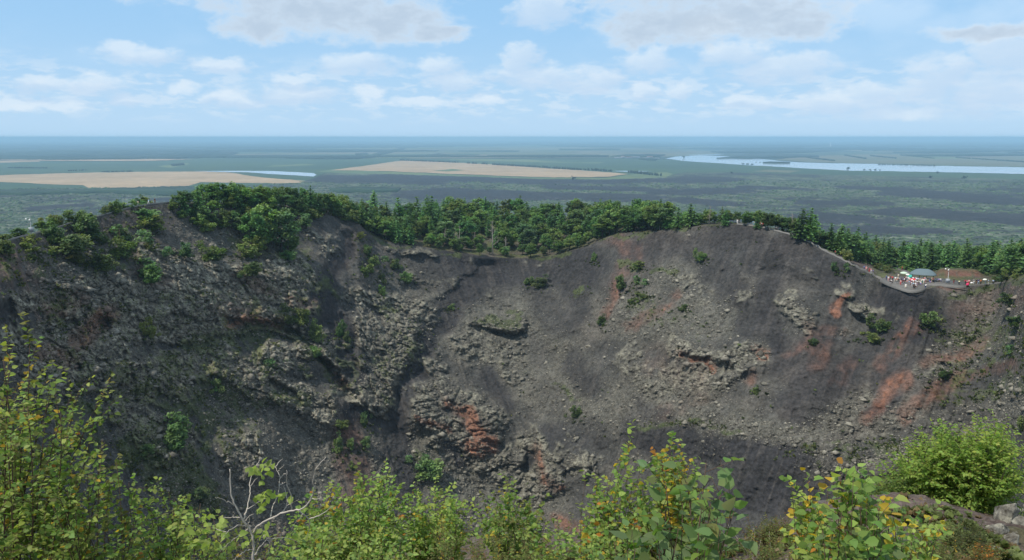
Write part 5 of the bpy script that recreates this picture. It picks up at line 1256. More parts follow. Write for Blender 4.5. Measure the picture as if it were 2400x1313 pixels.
# market stall in front of the pavilion
p = plat_pt(2160, 660.5); e = empty('stall', p); tag(e, 'long goods stall under a cream cloth in front of the pavilion', 'stall')
b = MB(); b.box((0, 0, .8), (4.4, 1.1, .06)); b.box((0, -.56, .42), (4.4, .03, .72)); obj('cloth', b.me('cloth', M_CREAM), e)
for x in (-2, 2):
    for y in (-.45, .45):
        b = MB(); b.box((0, 0, .38), (.06, .06, .78)); obj('leg', b.me('leg', M_DARKW), e, (x, y, 0))
M_GOODS = plain_mat('brown boxed goods', (0.20, 0.10, 0.06), .8, .5, 4)
for k, x in enumerate((-1.6, -.7, .3, 1.3)):
    g = empty('goods_box', p + np.array((x, 0, .83))); tag(g, ['small brown goods box at the left end of the cream stall', 'brown goods box left of the middle of the cream stall', 'brown goods box right of the middle of the cream stall', 'brown goods box at the right end of the cream stall'][k], 'box')
    b = MB(); b.box((0, 0, .13), (.55, .4, .26)); obj('carton', b.me('carton', M_GOODS), g); b = MB(); b.box((0, 0, .285), (.57, .42, .05)); obj('lid', b.me('lid', M_CREAM), g)

def street_lamp(u, v, h, flip, lab, ground=True):
    p = plat_pt(u, v) if ground else ground_hit(u, v)
    e = empty('street_lamp', p); tag(e, lab, 'street lamp'); e.rotation_euler.z = -math.atan2(p[0], p[1])
    b = MB(); b.lathe([(.16, 0), (.16, .9), (.09, 1.0), (.06, h)], n=8); obj('pole', b.me('pole', M_METAL), e)
    b = MB(); b.tube([(0, 0, h - .05), (flip * .5, 0, h + .05), (flip * 1.0, 0, h + .02)], .035); b.tube([(0, 0, h - .1), (flip * .15, 0, h + .02)], .035); obj('arm', b.me('arm', M_METAL), e)
    for x in (flip * .95, flip * .12):
        b = MB(); b.lathe([(.05, .42), (.16, .34), (.24, .12), (.2, .02), (.06, 0)], n=10); o = obj('lamp_head', b.me('lamp_head', M_LAMP), e, (x, -.12, h - .48 - (.3 if abs(x) < .3 else 0)))
    b = MB(); b.box((0, -.25, .95), (1.25, .06, 1.25)); 
    for q in (-.42, 0, .42): b.box((q, -.30, .95), (.05, .05, 1.3))
    obj('panel', b.me('panel', M_PANEL), e)
street_lamp(2221, 664.5, 5.0, -1, 'grey lamp post with two white heads and a panel at the right of the platform')
street_lamp(74, 546, 4.2, -1, 'pale lamp post with two heads beside the left rim path', False)
p = plat_pt(2197, 661); e = empty('bench', p); tag(e, 'long low grey stone bench with seated people left of the lamp', 'bench'); e.rotation_euler.z = -math.atan2(p[0], p[1])
b = MB(); b.box((0, 0, .42), (4.6, .5, .1)); obj('seat', b.me('seat', M_KERB), e)
for x in (-1.9, 0, 1.9):
    b = MB(); b.box((0, 0, .17), (.3, .42, .40)); obj('leg', b.me('leg', M_KERB), e, (x, 0, 0))

# parasols and umbrellas
def cloth_mat(rgb): 
    return plain_mat('umbrella cloth', rgb, .7, .06)
UMB = [(2117, 658.5, 640.5, 1.25, 0.0, (0.50, 0.62, 0.50), 'parasol', 'big pale green parasol left of the pavilion'), (2126, 657, 645, .62, .25, (0.80, 0.80, 0.76), 'umbrella', 'small white umbrella behind the pale green parasol'), (2131.5, 660, 648.5, .78, .55, (0.05, 0.42, 0.33), 'umbrella', 'teal umbrella under the left eave of the pavilion'),
       (2139, 664, 655.5, 1.0, .12, (0.78, 0.06, 0.08), 'umbrella', 'bright red umbrella over the crowd before the pavilion'), (2307, 670, 658, .66, .1, (0.84, 0.86, 0.78), 'umbrella', 'white umbrella over two walkers right of the platform'), (2261.5, 670, 660.5, .5, .3, (0.22, 0.03, 0.05), 'umbrella', 'dark red umbrella held at the left of the pink group'),
       (2267, 673, 669, .5, .8, (0.60, 0.03, 0.12), 'umbrella', 'crimson umbrella held low in front of the pink group'), (2276, 670, 666.5, .42, .3, (0.85, 0.84, 0.84), 'umbrella', 'white umbrella held low right of the pink group')]
for u, v, vt, R, tilt, rgb, cat, lab in UMB:
    p = plat_pt(u, v) if u < 2212 else ground_hit(u, v - 1.0); d = math.hypot(p[0], p[1]); h = max(1.0, (v - vt) / FPX * d * 1.02 + .25)
    e = empty(cat, p); tag(e, lab, cat)
    b = MB(); ns = 8; rows = [(R, 0), (R * .86, R * .17), (R * .6, R * .31), (R * .3, R * .39), (.02, R * .43)]
    for s, off in ((1, 0), (0, -.03)):
        pass
    vv = [(r * math.cos(6.28318 * j / ns), r * math.sin(6.28318 * j / ns), z + dz) for dz in (0, -.03) for r, z in rows for j in range(ns)]
    m_ = len(rows); ff = []
    for o_, sg in ((0, 1), (m_ * ns, -1)):
        for k in range(m_ - 1):
            for j in range(ns):
                q = (o_ + k * ns + j, o_ + k * ns + (j + 1) % ns, o_ + (k + 1) * ns + (j + 1) % ns, o_ + (k + 1) * ns + j)
                ff.append(q if sg > 0 else tuple(reversed(q)))
    ff += [(j, m_ * ns + j, m_ * ns + (j + 1) % ns, (j + 1) % ns) for j in range(ns)]
    b.add(vv, ff)
    c = obj('canopy', b.me('canopy', cloth_mat(rgb)), e, (0, 0, h - R * .43)); c.rotation_euler = (tilt * .5, -tilt, 0)
    b = MB(); b.tube([(0, 0, 0.02 if cat == 'parasol' else max(0.02, h - 1.1)), (0, 0, h + .08)], .02); obj('pole', b.me('pole', M_METAL), e)

# ------------------------------------------------------------------ people
def skin_mesh(name, J, E, R, m, sub=1, root=0):
    me = bpy.data.meshes.new(name + '_cage'); me.from_pydata(J, E, [])
    o = bpy.data.objects.new(name + '_cage', me); col.objects.link(o)
    md = o.modifiers.new('s', 'SKIN'); 
    sv = me.skin_vertices[0].data
    for i, r in enumerate(R):
        sv[i].radius = (r, r) if not isinstance(r, tuple) else r
        sv[i].use_root = (i == root)
    md.use_smooth_shade = True
    o.modifiers.new('d', 'SUBSURF').levels = sub
    dg = bpy.context.evaluated_depsgraph_get()
    out = bpy.data.meshes.new_from_object(o.evaluated_get(dg)); out.name = name
    out.materials.clear(); out.materials.append(m)
    bpy.data.objects.remove(o)
    return out
M_SKIN = plain_mat('skin', (0.46, 0.27, 0.19), .6, .06)
M_HAIR = plain_mat('black hair', (0.015, 0.013, 0.012), .6, .2)
def pose_joints(pose):
    # 0 pelvis 1 waist 2 chest 3 neck 4 head-base 5 head-top | arms 6-9, 10-13 | legs 14-17, 18-21
    P = dict(pelvis=(0, 0, .90), waist=(0, 0, 1.05), chest=(0, 0, 1.28), neck=(0, 0, 1.42), head=(0, -.01, 1.50), top=(0, -.015, 1.62))
    A = lambda s, el, ha, fi: [(s * .17, 0, 1.36), (s * .22 + el[0] * s, el[1], el[2]), (s * .22 + ha[0] * s, ha[1], ha[2]), (s * .22 + fi[0] * s, fi[1], fi[2])]
    arms = A(-1, (.03, .02, 1.09), (.03, -.05, .86), (.03, -.08, .77)), A(1, (.03, .02, 1.09), (.03, -.05, .86), (.03, -.08, .77))
    legs = [(-.09, 0, .84), (-.10, -.01, .46), (-.10, .02, .09), (-.11, -.13, .04)], [(.09, 0, .84), (.10, -.01, .46), (.10, .02, .09), (.11, -.13, .04)]
    if pose == 'walk':
        legs = [(-.09, 0, .84), (-.10, -.20, .50), (-.10, -.28, .10), (-.10, -.42, .06)], [(.09, 0, .84), (.10, .08, .46), (.10, .30, .14), (.11, .20, .05)]
        arms = A(-1, (.03, .14, 1.12), (.02, .12, .88), (.02, .08, .80)), A(1, (.03, -.10, 1.11), (.0, -.28, .98), (.0, -.36, .98))
    if pose == 'hold':
        arms = A(-1, (.03, .02, 1.09), (.03, -.05, .86), (.03, -.08, .77)), A(1, (.02, -.10, 1.12), (-.05, -.26, 1.28), (-.06, -.28, 1.37))
    if pose == 'bend':
        P = dict(pelvis=(0, .10, .88), waist=(0, -.02, 1.0), chest=(0, -.24, 1.10), neck=(0, -.40, 1.12), head=(0, -.47, 1.13), top=(0, -.59, 1.12))
        arms = [(-.17, -.30, 1.10), (-.2, -.34, .84), (-.16, -.42, .62), (-.15, -.44, .53)], [(.17, -.30, 1.10), (.2, -.34, .84), (.16, -.42, .62), (.15, -.44, .53)]
        legs = [(-.09, .1, .82), (-.1, .02, .46), (-.1, .06, .09), (-.11, -.09, .04)], [(.09, .1, .82), (.1, .02, .46), (.1, .06, .09), (.11, -.09, .04)]
    if pose == 'sit':
        q = -.40
        P = {k: (x, y, z + q) for k, (x, y, z) in P.items()}
        arms = [[(x, y - .12 * i * .6, z + q + (.12 * max(0, i - 1))) for i, (x, y, z) in enumerate(ar)] for ar in arms]
        legs = [(-.09, -.06, .48), (-.11, -.46, .50), (-.11, -.46, .10), (-.11, -.60, .05)], [(.09, -.06, .48), (.11, -.46, .50), (.11, -.46, .10), (.11, -.60, .05)]
    J = [P['pelvis'], P['waist'], P['chest'], P['neck'], P['head'], P['top']] + list(arms[0]) + list(arms[1]) + list(legs[0]) + list(legs[1])
    E = [(0, 1), (1, 2), (2, 3), (3, 4), (4, 5), (2, 6), (6, 7), (7, 8), (8, 9), (2, 10), (10, 11), (11, 12), (12, 13), (0, 14), (14, 15), (15, 16), (16, 17), (0, 18), (18, 19), (19, 20), (20, 21)]
    R = [.13, .115, .135, .05, .085, .07, .055, .042, .034, .028, .055, .042, .034, .028, .085, .055, .038, .035, .085, .055, .038, .035]
    return J, E, R
def figure(pose):
    J, E, R = pose_joints(pose)
    body = skin_mesh('body', J, E, R, M_SKIN)
    t_i = [0, 1, 2, 6, 7, 10, 11]; mp = {k: i for i, k in enumerate(t_i)}
    tj = [J[k] for k in t_i]; te = [(mp[a], mp[b]) for a, b in E if a in mp and b in mp]
    top = skin_mesh('top', tj, te, [R[0] * 1.12, R[1] * 1.2, R[2] * 1.16, .082, .066, .082, .066], M_SKIN)
    l_i = [0, 14, 15, 16, 18, 19, 20]; mp = {k: i for i, k in enumerate(l_i)}
    lj = [J[k] for k in l_i]; le = [(mp[a], mp[b]) for a, b in E if a in mp and b in mp]
    legs = skin_mesh('trousers', lj, le, [.142, .10, .074, .056, .10, .074, .056], M_SKIN)
    h0, h1 = np.array(J[4]), np.array(J[5]); dv = (h1 - h0) / np.linalg.norm(h1 - h0)
    hair = skin_mesh('hair', [tuple(h0 + dv * .05 + np.array((0, .03, 0))), tuple(h1 + np.array((0, .015, .0))), tuple(h1 + dv * .03)], [(0, 1), (1, 2)], [.085, .088, .05], M_HAIR)
    return body, top, legs, hair
FIG = {k: figure(k) for k in ('stand', 'walk', 'hold', 'bend', 'sit')}
COL = {'white': (.88, .88, .87), 'black': (.02, .02, .022), 'grey': (.30, .31, .33), 'red': (.60, .05, .05), 'pink': (.75, .38, .40), 'blue': (.08, .20, .62), 'pale blue': (.42, .58, .78), 'light blue': (.35, .62, .78), 'teal': (.06, .32, .28), 'dark red': (.20, .03, .035), 'violet': (.30, .26, .55), 'beige': (.55, .45, .33), 'orange': (.75, .22, .08), 'brown': (.17, .09, .06), 'cream': (.74, .70, .58), 'dark blue': (.04, .06, .18), 'yellow': (.70, .66, .42)}
CM = {k: plain_mat(k + ' cloth', v, .85, .08, 8) for k, v in COL.items()}
PEOPLE = [  # u, v of the feet, top, trousers, pose, label
    (2024.6, 635, 'blue', 'dark blue', 'walk', 'person in blue walking down the stairs left of the crowd, foremost'), (2029.5, 638, 'pink', 'pink', 'walk', 'person in pink on the stairs beside the one in blue'), (2036.8, 643, 'red', 'red', 'walk', 'person in a red dress on the stairs left of the crowd'), (2040.6, 642.5, 'pink', 'white', 'stand', 'person in pale pink on the stairs beside the red dress'), (2045.6, 647, 'violet', 'grey', 'walk', 'person in violet, lowest of the five on the stairs'),
    (2077, 656.5, 'blue', 'dark blue', 'stand', 'person in bright blue at the left end of the platform crowd'), (2082, 659, 'white', 'pink', 'stand', 'person in white next to the bright blue one on the platform'), (2085.5, 657, 'dark red', 'black', 'stand', 'person in dark red behind the white top near the stairs foot'), (2091, 659.5, 'red', 'black', 'hold', 'person in red with raised hand at the left of the platform'), (2086.5, 666, 'black', 'grey', 'sit', 'person in black seated at the left lip of the platform'), (2088.5, 664, 'white', 'black', 'sit', 'person in white seated beside the one in black at the left lip'),
    (2105, 653.5, 'cream', 'beige', 'stand', 'person in cream alone behind the left of the crowd'), (2098, 660.5, 'white', 'beige', 'walk', 'person in white walking behind the left part of the crowd'), (2102, 664, 'red', 'teal', 'stand', 'person in red top and green trousers left in the crowd'), (2106, 660, 'white', 'black', 'bend', 'person in white bending behind the red top in the crowd'), (2110.5, 668.5, 'pink', 'red', 'hold', 'person in pink lifting a hand at the left front of the crowd'), (2112.5, 661, 'dark blue', 'black', 'stand', 'person in dark blue in the left middle of the crowd'), (2117, 666.5, 'white', 'dark blue', 'stand', 'person in white with dark trousers at the left front of the crowd'), (2120, 659.5, 'black', 'black', 'stand', 'tall person in black under the pale green parasol'),
    (2122.5, 674.5, 'white', 'cream', 'sit', 'person in white squatting on the front lip of the platform'), (2124.5, 659.5, 'white', 'grey', 'walk', 'person in white right under the pale green parasol'), (2128.5, 660.5, 'white', 'pale blue', 'stand', 'person in white and pale blue just right of the black one'), (2125.5, 667.5, 'pink', 'grey', 'stand', 'person in pale pink in the middle of the crowd'), (2131.5, 662.5, 'white', 'dark blue', 'stand', 'person in white left of the red umbrella'), (2133, 668.5, 'violet', 'pink', 'bend', 'person in violet bending in the front middle of the crowd'), (2136, 672, 'white', 'white', 'stand', 'person all in white at the very front middle of the crowd'), (2136.5, 665.5, 'white', 'dark red', 'walk', 'person in white and dark red just under the red umbrella'), (2140, 664.5, 'dark red', 'black', 'hold', 'person in dark red holding the red umbrella'),
    (2142.5, 670, 'brown', 'dark red', 'stand', 'tall person in brown at the front of the crowd'), (2141, 677.5, 'black', 'black', 'stand', 'person in black standing on the front lip of the platform'), (2144.5, 676.5, 'white', 'black', 'bend', 'person in white bending on the front lip beside the black one'), (2148.5, 672.5, 'pink', 'violet', 'bend', 'person in pale pink leaning over the front kerb'), (2147, 662, 'white', 'grey', 'stand', 'person in white right of the red umbrella'), (2150.5, 662.5, 'pale blue', 'black', 'walk', 'person in pale blue right of the red umbrella'), (2153.5, 669, 'white', 'black', 'stand', 'person in white at the right front of the crowd'), (2157, 668, 'white', 'violet', 'sit', 'person in white seated at the right front of the crowd'), (2156.5, 663.5, 'grey', 'black', 'stand', 'person in grey in front of the cream stall'), (2161, 664.5, 'cream', 'teal', 'stand', 'person in cream in front of the stall toward the right'), (2164.5, 666, 'white', 'cream', 'hold', 'person in white lifting a camera at the right of the crowd'), (2169.5, 664, 'white', 'pink', 'stand', 'last person in white at the right end of the crowd'),
    (2169, 676.5, 'white', 'dark blue', 'bend', 'person in white leaning out alone at the right of the front lip'), (2178, 663, 'blue', 'violet', 'sit', 'person in blue seated right of the crowd'), (2183.5, 662, 'beige', 'beige', 'stand', 'person in beige standing between blue and dark red right of the crowd'), (2187, 662.5, 'dark red', 'black', 'stand', 'person in dark red standing right of the beige one'), (2191.5, 660.5, 'white', 'grey', 'sit', 'person in white seated at the left end of the stone bench'), (2196, 660.5, 'pale blue', 'grey', 'sit', 'person in pale blue seated in the middle of the stone bench'), (2200, 661, 'violet', 'black', 'sit', 'person in violet seated right of the middle of the stone bench'), (2203.5, 661, 'white', 'dark blue', 'sit', 'person in white seated at the right end of the stone bench'),
    (2234.5, 667.5, 'black', 'dark red', 'walk', 'person in black with a pale bag right of the lamp'), (2247, 670, 'yellow', 'black', 'bend', 'person in a yellowish shirt bending right of the lamp'), (2262.5, 670, 'black', 'black', 'hold', 'person in black under the dark red umbrella'), (2266, 671, 'pink', 'dark red', 'stand', 'person in pink between the dark red and crimson umbrellas'), (2270, 669.5, 'pink', 'red', 'walk', 'person in pink right of the crimson umbrella'), (2281, 668.5, 'grey', 'white', 'stand', 'person in grey right of the low white umbrella'), (2288, 669, 'black', 'brown', 'walk', 'person in black left of the orange one on the right path'), (2292, 669, 'dark blue', 'pale blue', 'walk', 'person in dark blue left of the orange one on the right path'), (2298, 669, 'orange', 'black', 'stand', 'person in orange on the right path'), (2309.5, 670, 'cream', 'white', 'hold', 'person in cream under the white umbrella on the right path'), (2316, 669.5, 'pale blue', 'white', 'stand', 'person in blue and white right of the white umbrella'), (2327, 669, 'pale blue', 'black', 'stand', 'last person on the right path, in pale blue'),
    (2091, 617, 'cream', 'teal', 'stand', 'person in cream and teal highest on the path behind the platform'), (2097, 618, 'white', 'white', 'walk', 'person in a white dress on the path behind the platform'), (2108.5, 624, 'red', 'dark red', 'walk', 'person in a red coat on the path behind the platform'),
    (1728, 527, 'white', 'white', 'stand', 'person in white at the left end of the summit path'), (1732, 528, 'black', 'black', 'stand', 'person in black beside the white one at the summit path end'), (1751, 527.5, 'cream', 'grey', 'stand', 'person in pale clothes alone on the summit path'), (1764, 529, 'light blue', 'white', 'stand', 'person in light blue, left of three on the summit path'), (1767.5, 529, 'white', 'light blue', 'walk', 'person in white and light blue between two others on the summit path'), (1772, 529.5, 'blue', 'black', 'walk', 'person in blue, right of three on the summit path'), (1782, 533, 'red', 'pink', 'walk', 'left person in red on the summit path'), (1788, 533, 'red', 'black', 'stand', 'right person in bright red on the summit path'), (1785, 533, 'white', 'red', 'stand', 'person in white between the two in red on the summit path'),
    (1819.5, 542, 'grey', 'black', 'bend', 'person in grey bending down on the summit path'), (1823, 543, 'black', 'black', 'stand', 'person in black beside the bending one on the summit path'), (1890, 566, 'white', 'white', 'walk', 'left person in white at the bend of the stepped path'), (1894, 568, 'white', 'black', 'bend', 'person in white and black between two others at the path bend'), (1898.5, 568, 'white', 'dark red', 'walk', 'right person in white at the bend of the stepped path'), (1957, 600, 'dark red', 'black', 'walk', 'lone person in dark red on the stepped path'),
    (324, 486.5, 'beige', 'grey', 'walk', 'person in beige on the left rim path'), (349, 477.5, 'light blue', 'white', 'walk', 'person in light blue on the left rim path'), (363.5, 476, 'black', 'brown', 'stand', 'person in dark clothes near the wood on the left rim path'), (215, 511.5, 'white', 'dark blue', 'walk', 'person in white half hidden by a tree on the left rim path'),
    (1272, 507.5, 'brown', 'dark red', 'stand', 'person in brown on the path gap in the notch wood'), (1277, 507.5, 'white', 'grey', 'stand', 'person in white on the path gap in the notch wood'), (1281.5, 507.5, 'beige', 'black', 'walk', 'person in beige on the path gap in the notch wood')]
rp = np.random.default_rng(31)
EXTRA = set()
for _k in range(26):
    _u = rp.uniform(2100, 2168); _v = rp.uniform(659, np.interp(_u, [2100, 2125, 2150, 2168], [667, 675, 674, 666]))
    _t = ['white', 'white', 'white', 'cream', 'pink', 'pale blue'][_k % 6] if _k < 20 else ['black', 'dark red', 'blue', 'red', 'grey', 'violet'][_k % 6]
    PEOPLE.append((_u, _v, _t, ['black', 'grey', 'dark blue', 'beige'][_k % 4], ['stand', 'walk', 'hold', 'stand'][_k % 4], 'visitor in light summer clothes packed in the platform crowd' if _k < 20 else 'visitor in dark or coloured clothes packed in the platform crowd'))
for u, v, t, l, pose, lab in PEOPLE:
    if 2212 < u < 2345 and v > 650: p = ground_hit(u, v - 1.0); p[2] += .15
    elif 2064 < u < 2213 and v > 650: p = plat_pt(u, v)
    elif 2085 < u < 2112 and v < 630:
        dd = np.interp(u, [2086, 2094, 2104, 2113], [104, 88, 68, 52]); p = back_pt(u + 2, dd); p[2] += .15
    elif v < 510 and u > 1200: p = ground_hit(u, 508) + np.array((0, 1, .25))
    else: p = back_pt(u, 1.2 + rp.uniform(-.4, .5)); p[2] = back_pt(u, .35)[2] + .12
    if pose == 'sit' and 2170 < u < 2206: p[2] += .0
    e = empty('person', p); tag(e, lab, 'person', 'visitors packed in the platform crowd' if lab.startswith('visitor') else 'visitors on the crater rim')
    s = rp.uniform(.98, 1.1); e.scale = (s * 1.08, s * 1.08, s); e.rotation_euler.z = rp.uniform(0, 6.28) if pose != 'sit' else rp.uniform(-.6, .6)
    bo, to, le, ha = FIG[pose]
    obj('body', bo, e)
    for nm, me_, c in (('top', to, t), ('trousers', le, l)):
        o = obj(nm, me_, e); o.material_slots[0].link = 'OBJECT'; o.material_slots[0].material = CM[c]
    obj('hair', ha, e)

# ------------------------------------------------------------------ near plants on the viewer's own slope
rf = np.random.default_rng(77)
def leaves_mesh(name, pos, ax, nr, L, wr, colr, fine=True, m=None):
    n = len(pos)
    ax = ax / (np.linalg.norm(ax, axis=1)[:, None] + 1e-9); nr = nr - (nr * ax).sum(1)[:, None] * ax; nr /= np.linalg.norm(nr, axis=1)[:, None] + 1e-9
    sd = np.cross(ax, nr); L = L[:, None]; W = L * wr
    def q(a, s, z): return pos + ax * L * a + sd * W * s + nr * L * z
    cl = rf.uniform(-.02, .14, (n, 1))                          # fold
    if fine:
        V = [q(0, 0, 0), q(.22, .44, cl), q(.55, .40, cl * 1.1), q(1.02, 0, -.06), q(.55, -.40, cl * 1.1), q(.22, -.44, cl), q(.45, 0, 0)]
        F = np.array([(0, 1, 6), (1, 2, 6), (2, 3, 6), (3, 4, 6), (4, 5, 6), (5, 0, 6)])
    else:
        V = [q(0, 0, 0), q(.40, .46, cl), q(1.0, 0, -.05), q(.40, -.46, cl)]
        F = np.array([(0, 1, 2), (0, 2, 3)])
    k = len(V); v = np.stack(V, 1).reshape(-1, 3)
    f = (F[None] + k * np.arange(n)[:, None, None]).reshape(-1, 3)
    return mesh_np(name, v, f, np.full(len(f), 3), m or M_FLEAF, np.repeat(colr, k, 0))
GREEN, LIME, YEL, ORG, OLV, BLU = (0.180, 0.290, 0.075), (0.300, 0.390, 0.105), (0.52, 0.38, 0.05), (0.46, 0.20, 0.04), (0.185, 0.205, 0.070), (0.155, 0.235, 0.100)
def curve(a, b, n, sag, jit):
    a, b = np.asarray(a, float), np.asarray(b, float); t = np.linspace(0, 1, n)[:, None]
    mid = (a + b) / 2 + np.array((0, 0, sag)) + rf.normal(size=3) * jit
    return (1 - t) ** 2 * a + 2 * t * (1 - t) * mid + t * t * b
def near_plant(name, label, base, tips, leaf, pal, twigs=7, twig_len=.25, spacing=.03, wr=.8, stem_r=.008, start=.35, droop=.4, fine=True, twmat=None, group=None, up=.5, jitter=.25, leafname='foliage'):
    base = np.asarray(base, float)
    e = empty(name, base); tag(e, label, name.replace('_', ' ').split()[-1], group)
    b = MB(); LP, LA, LC_ = [], [], []
    twigs = int(twigs * 1.35); spacing *= .60; leaf *= 1.02; stem_r *= .6
    w = np.array([q[1] for q in pal]); w = w / w.sum(); pc = np.array([q[0] for q in pal])
    for tip in tips:
        tip = np.asarray(tip, float); ln = np.linalg.norm(tip - base)
        c = curve(base + rf.normal(size=3) * np.array((.03, .03, 0)), tip, 9, ln * .10, ln * .05) - base
        b.tube(c, np.linspace(stem_r, stem_r * .3, 9), 5)
        for k in range(twigs):
            s = start + (1 - start) * (k + rf.uniform(0, 1)) / twigs
            i = min(int(s * 8), 7); p0 = c[i] + (c[i + 1] - c[i]) * (s * 8 - i)
            tg = (c[i + 1] - c[i]); tg /= np.linalg.norm(tg)
            dr = rf.normal(size=3) * .75 + tg * .6 + np.array((0, 0, up)); dr /= np.linalg.norm(dr)
            l = twig_len * rf.uniform(.5, 1.2)
            p1 = p0 + dr * l; n = max(2, int(l / spacing))
            tw = curve(p0, p1, 4, l * .08, l * .06)
            b.tube(tw, [stem_r * .35, stem_r * .28, stem_r * .2, stem_r * .12], 3)
            t = (np.arange(n) + rf.uniform(.2, .9, n)) / n
            LP.append((1 - t)[:, None] ** 2 * p0 + (2 * t * (1 - t))[:, None] * tw[1:3].mean(0) + (t ** 2)[:, None] * p1 + rf.normal(size=(n, 3)) * spacing * .25)
            main_c = rf.choice(len(pal), p=w); LC_.append(np.where(rf.uniform(size=n) < .62, main_c, rf.choice(len(pal), n, p=w)))
            side = np.cross(dr, (0, 0, 1.0)); side /= np.linalg.norm(side) + 1e-9
            sg = np.where(np.arange(n) % 2 == 0, 1, -1)[:, None]
            LA.append(side * sg * .8 + dr * .6 + np.array((0, 0, -droop)) + rf.normal(size=(n, 3)) * jitter)
    LP = np.concatenate(LP); LA = np.concatenate(LA); n = len(LP)
    nr = rf.normal(size=(n, 3)) * .55 + np.array((0, -.25, .9))
    ci = np.concatenate(LC_)
    # autumn leaves come in sprays, not evenly
    cc = pc[ci] * rf.uniform(.72, 1.28, (n, 1)) * np.stack([rf.uniform(.88, 1.15, n), np.ones(n), rf.uniform(.8, 1.1, n)], 1)
    obj('stems', b.me('stems', twmat or M_TWIG), e)
    obj(leafname, leaves_mesh(leafname, LP, LA, nr, leaf * rf.uniform(.6, 1.15, n), wr, np.clip(cc, 0, 1), fine), e)
    return e
def tips_in(poly, r, n, dr=.6):
    us = [p[0] for p in poly]; vs = [p[1] for p in poly]; out = []
    while len(out) < n:
        u, v = rf.uniform(min(us), max(us)), rf.uniform(min(vs), max(vs))
        if poly_in(poly, u, v): out.append(at(u, v, r + rf.uniform(-dr, dr)))
    return out
def tips(lst, r, dr=.3): return [at(u, v, r + rf.uniform(-dr, dr)) for u, v in lst]

# left birch, leaning in from the left edge
near_plant('birch_tree', 'leafy birch leaning in from the left edge with a few yellow leaves', near_pt(-40, 5.4), tips([(30, 806), (70, 800), (8, 840), (20, 875)], 5.3) + tips([(235, 935), (225, 965), (185, 915), (240, 1030), (120, 925), (165, 935), (60, 915), (20, 930), (140, 990), (205, 1000)], 5.4) + tips_in([(-60, 920), (150, 950), (210, 1040), (190, 1313), (-60, 1313)], 5.5, 34, .9),
           .037, [(GREEN, 3.4), (OLV, 1.2), (LIME, 3.4), (YEL, .4), (ORG, .05)], 9, .24, .028, stem_r=.011, start=.45)
near_plant('birch_tree', 'yellow speckled birch sapling right of the left edge birch', near_pt(205, 5.0), tips([(272, 1080), (302, 1130), (236, 1095), (318, 1150), (205, 1110), (260, 1120)], 5.0) + tips_in([(130, 1130), (290, 1110), (330, 1200), (320, 1313), (110, 1313)], 5.0, 24, .5), .034, [(GREEN, 4), (LIME, 2.4), (OLV, 1.4), (YEL, .55), (ORG, .06)], 8, .2, .026, stem_r=.008)
near_plant('birch_shrub', 'light green low birch shrub between the left birches and the bare branched tree', near_pt(395, 5.6), tips([(375, 1155), (410, 1165), (430, 1185), (345, 1175), (395, 1150)], 5.6) + tips_in([(310, 1200), (440, 1180), (470, 1313), (290, 1313)], 5.6, 20, .5), .03, [(GREEN, 3), (LIME, 3), (OLV, .8), (YEL, .1)], 8, .2, .025)
near_plant('birch_shrub', 'leafy birch sprig left of the bare branched tree, with rounder leaves', near_pt(455, 4.2), tips([(435, 1225), (470, 1180), (500, 1215), (455, 1200), (520, 1240)], 4.2) + tips_in([(420, 1230), (520, 1240), (540, 1313), (400, 1313)], 4.2, 10, .4), .038, [(GREEN, 2), (LIME, 3), (YEL, .1)], 6, .16, .034)

# the pale, almost leafless tree
def zz(x, y): return 400 + x / 4.8, 1050 + y / 4.8
BR = [[(925, 1500), (922, 1262), (932, 1100), (920, 960), (870, 890), (800, 780), (720, 640), (680, 530), (670, 400), (665, 230)], [(820, 800), (860, 680), (895, 500), (890, 400), (920, 260), (1000, 140)], [(932, 960), (970, 890), (1050, 830), (1240, 740), (1360, 705), (1490, 690), (1590, 560), (1610, 460), (1600, 380), (1630, 220), (1750, 105)],
      [(1120, 790), (1150, 650), (1210, 540), (1230, 330), (1180, 210), (1070, 160)], [(1240, 740), (1310, 650), (1300, 540), (1270, 420)], [(1360, 705), (1360, 540), (1300, 400), (1310, 250)], [(1440, 700), (1560, 800), (1560, 900), (1520, 1030)], [(1560, 800), (1700, 750), (1820, 650)], [(710, 640), (600, 580), (500, 560)], [(780, 785), (690, 780), (590, 790)],
      [(850, 870), (760, 870), (640, 940), (580, 1010)], [(870, 910), (720, 1020), (600, 1120), (510, 1220)], [(640, 950), (560, 930), (480, 895)], [(920, 1145), (850, 1150), (780, 1200), (710, 1262)], [(930, 1230), (1000, 1120), (1080, 1030), (1130, 970)], [(1050, 980), (1110, 1060), (1100, 1200)], [(1210, 260), (1280, 190)], [(1180, 210), (1260, 115)], [(1235, 340), (1310, 270)], [(895, 430), (980, 330)], [(860, 690), (1040, 580)], [(1310, 650), (1450, 580)], [(1232, 410), (1290, 380)],
      [(1490, 740), (1420, 820), (1360, 910)], [(1590, 570), (1720, 580)], [(1000, 1000), (1150, 1030), (1260, 1005), (1380, 1030), (1460, 1080)], [(830, 830), (880, 770), (930, 740)], [(870, 880), (890, 800), (880, 770)]]
RB_ = 3.6
e = empty('birch_tree', near_pt(592, RB_)); tag(e, 'nearly bare birch with pale twisting branches and a few green leaves', 'tree')
b = MB(); org = np.array(e.location)
thick = [.0062, .0036, .005] + [.003] * 5 + [.0022] * 20
rr_ = np.random.default_rng(3); ends = {}
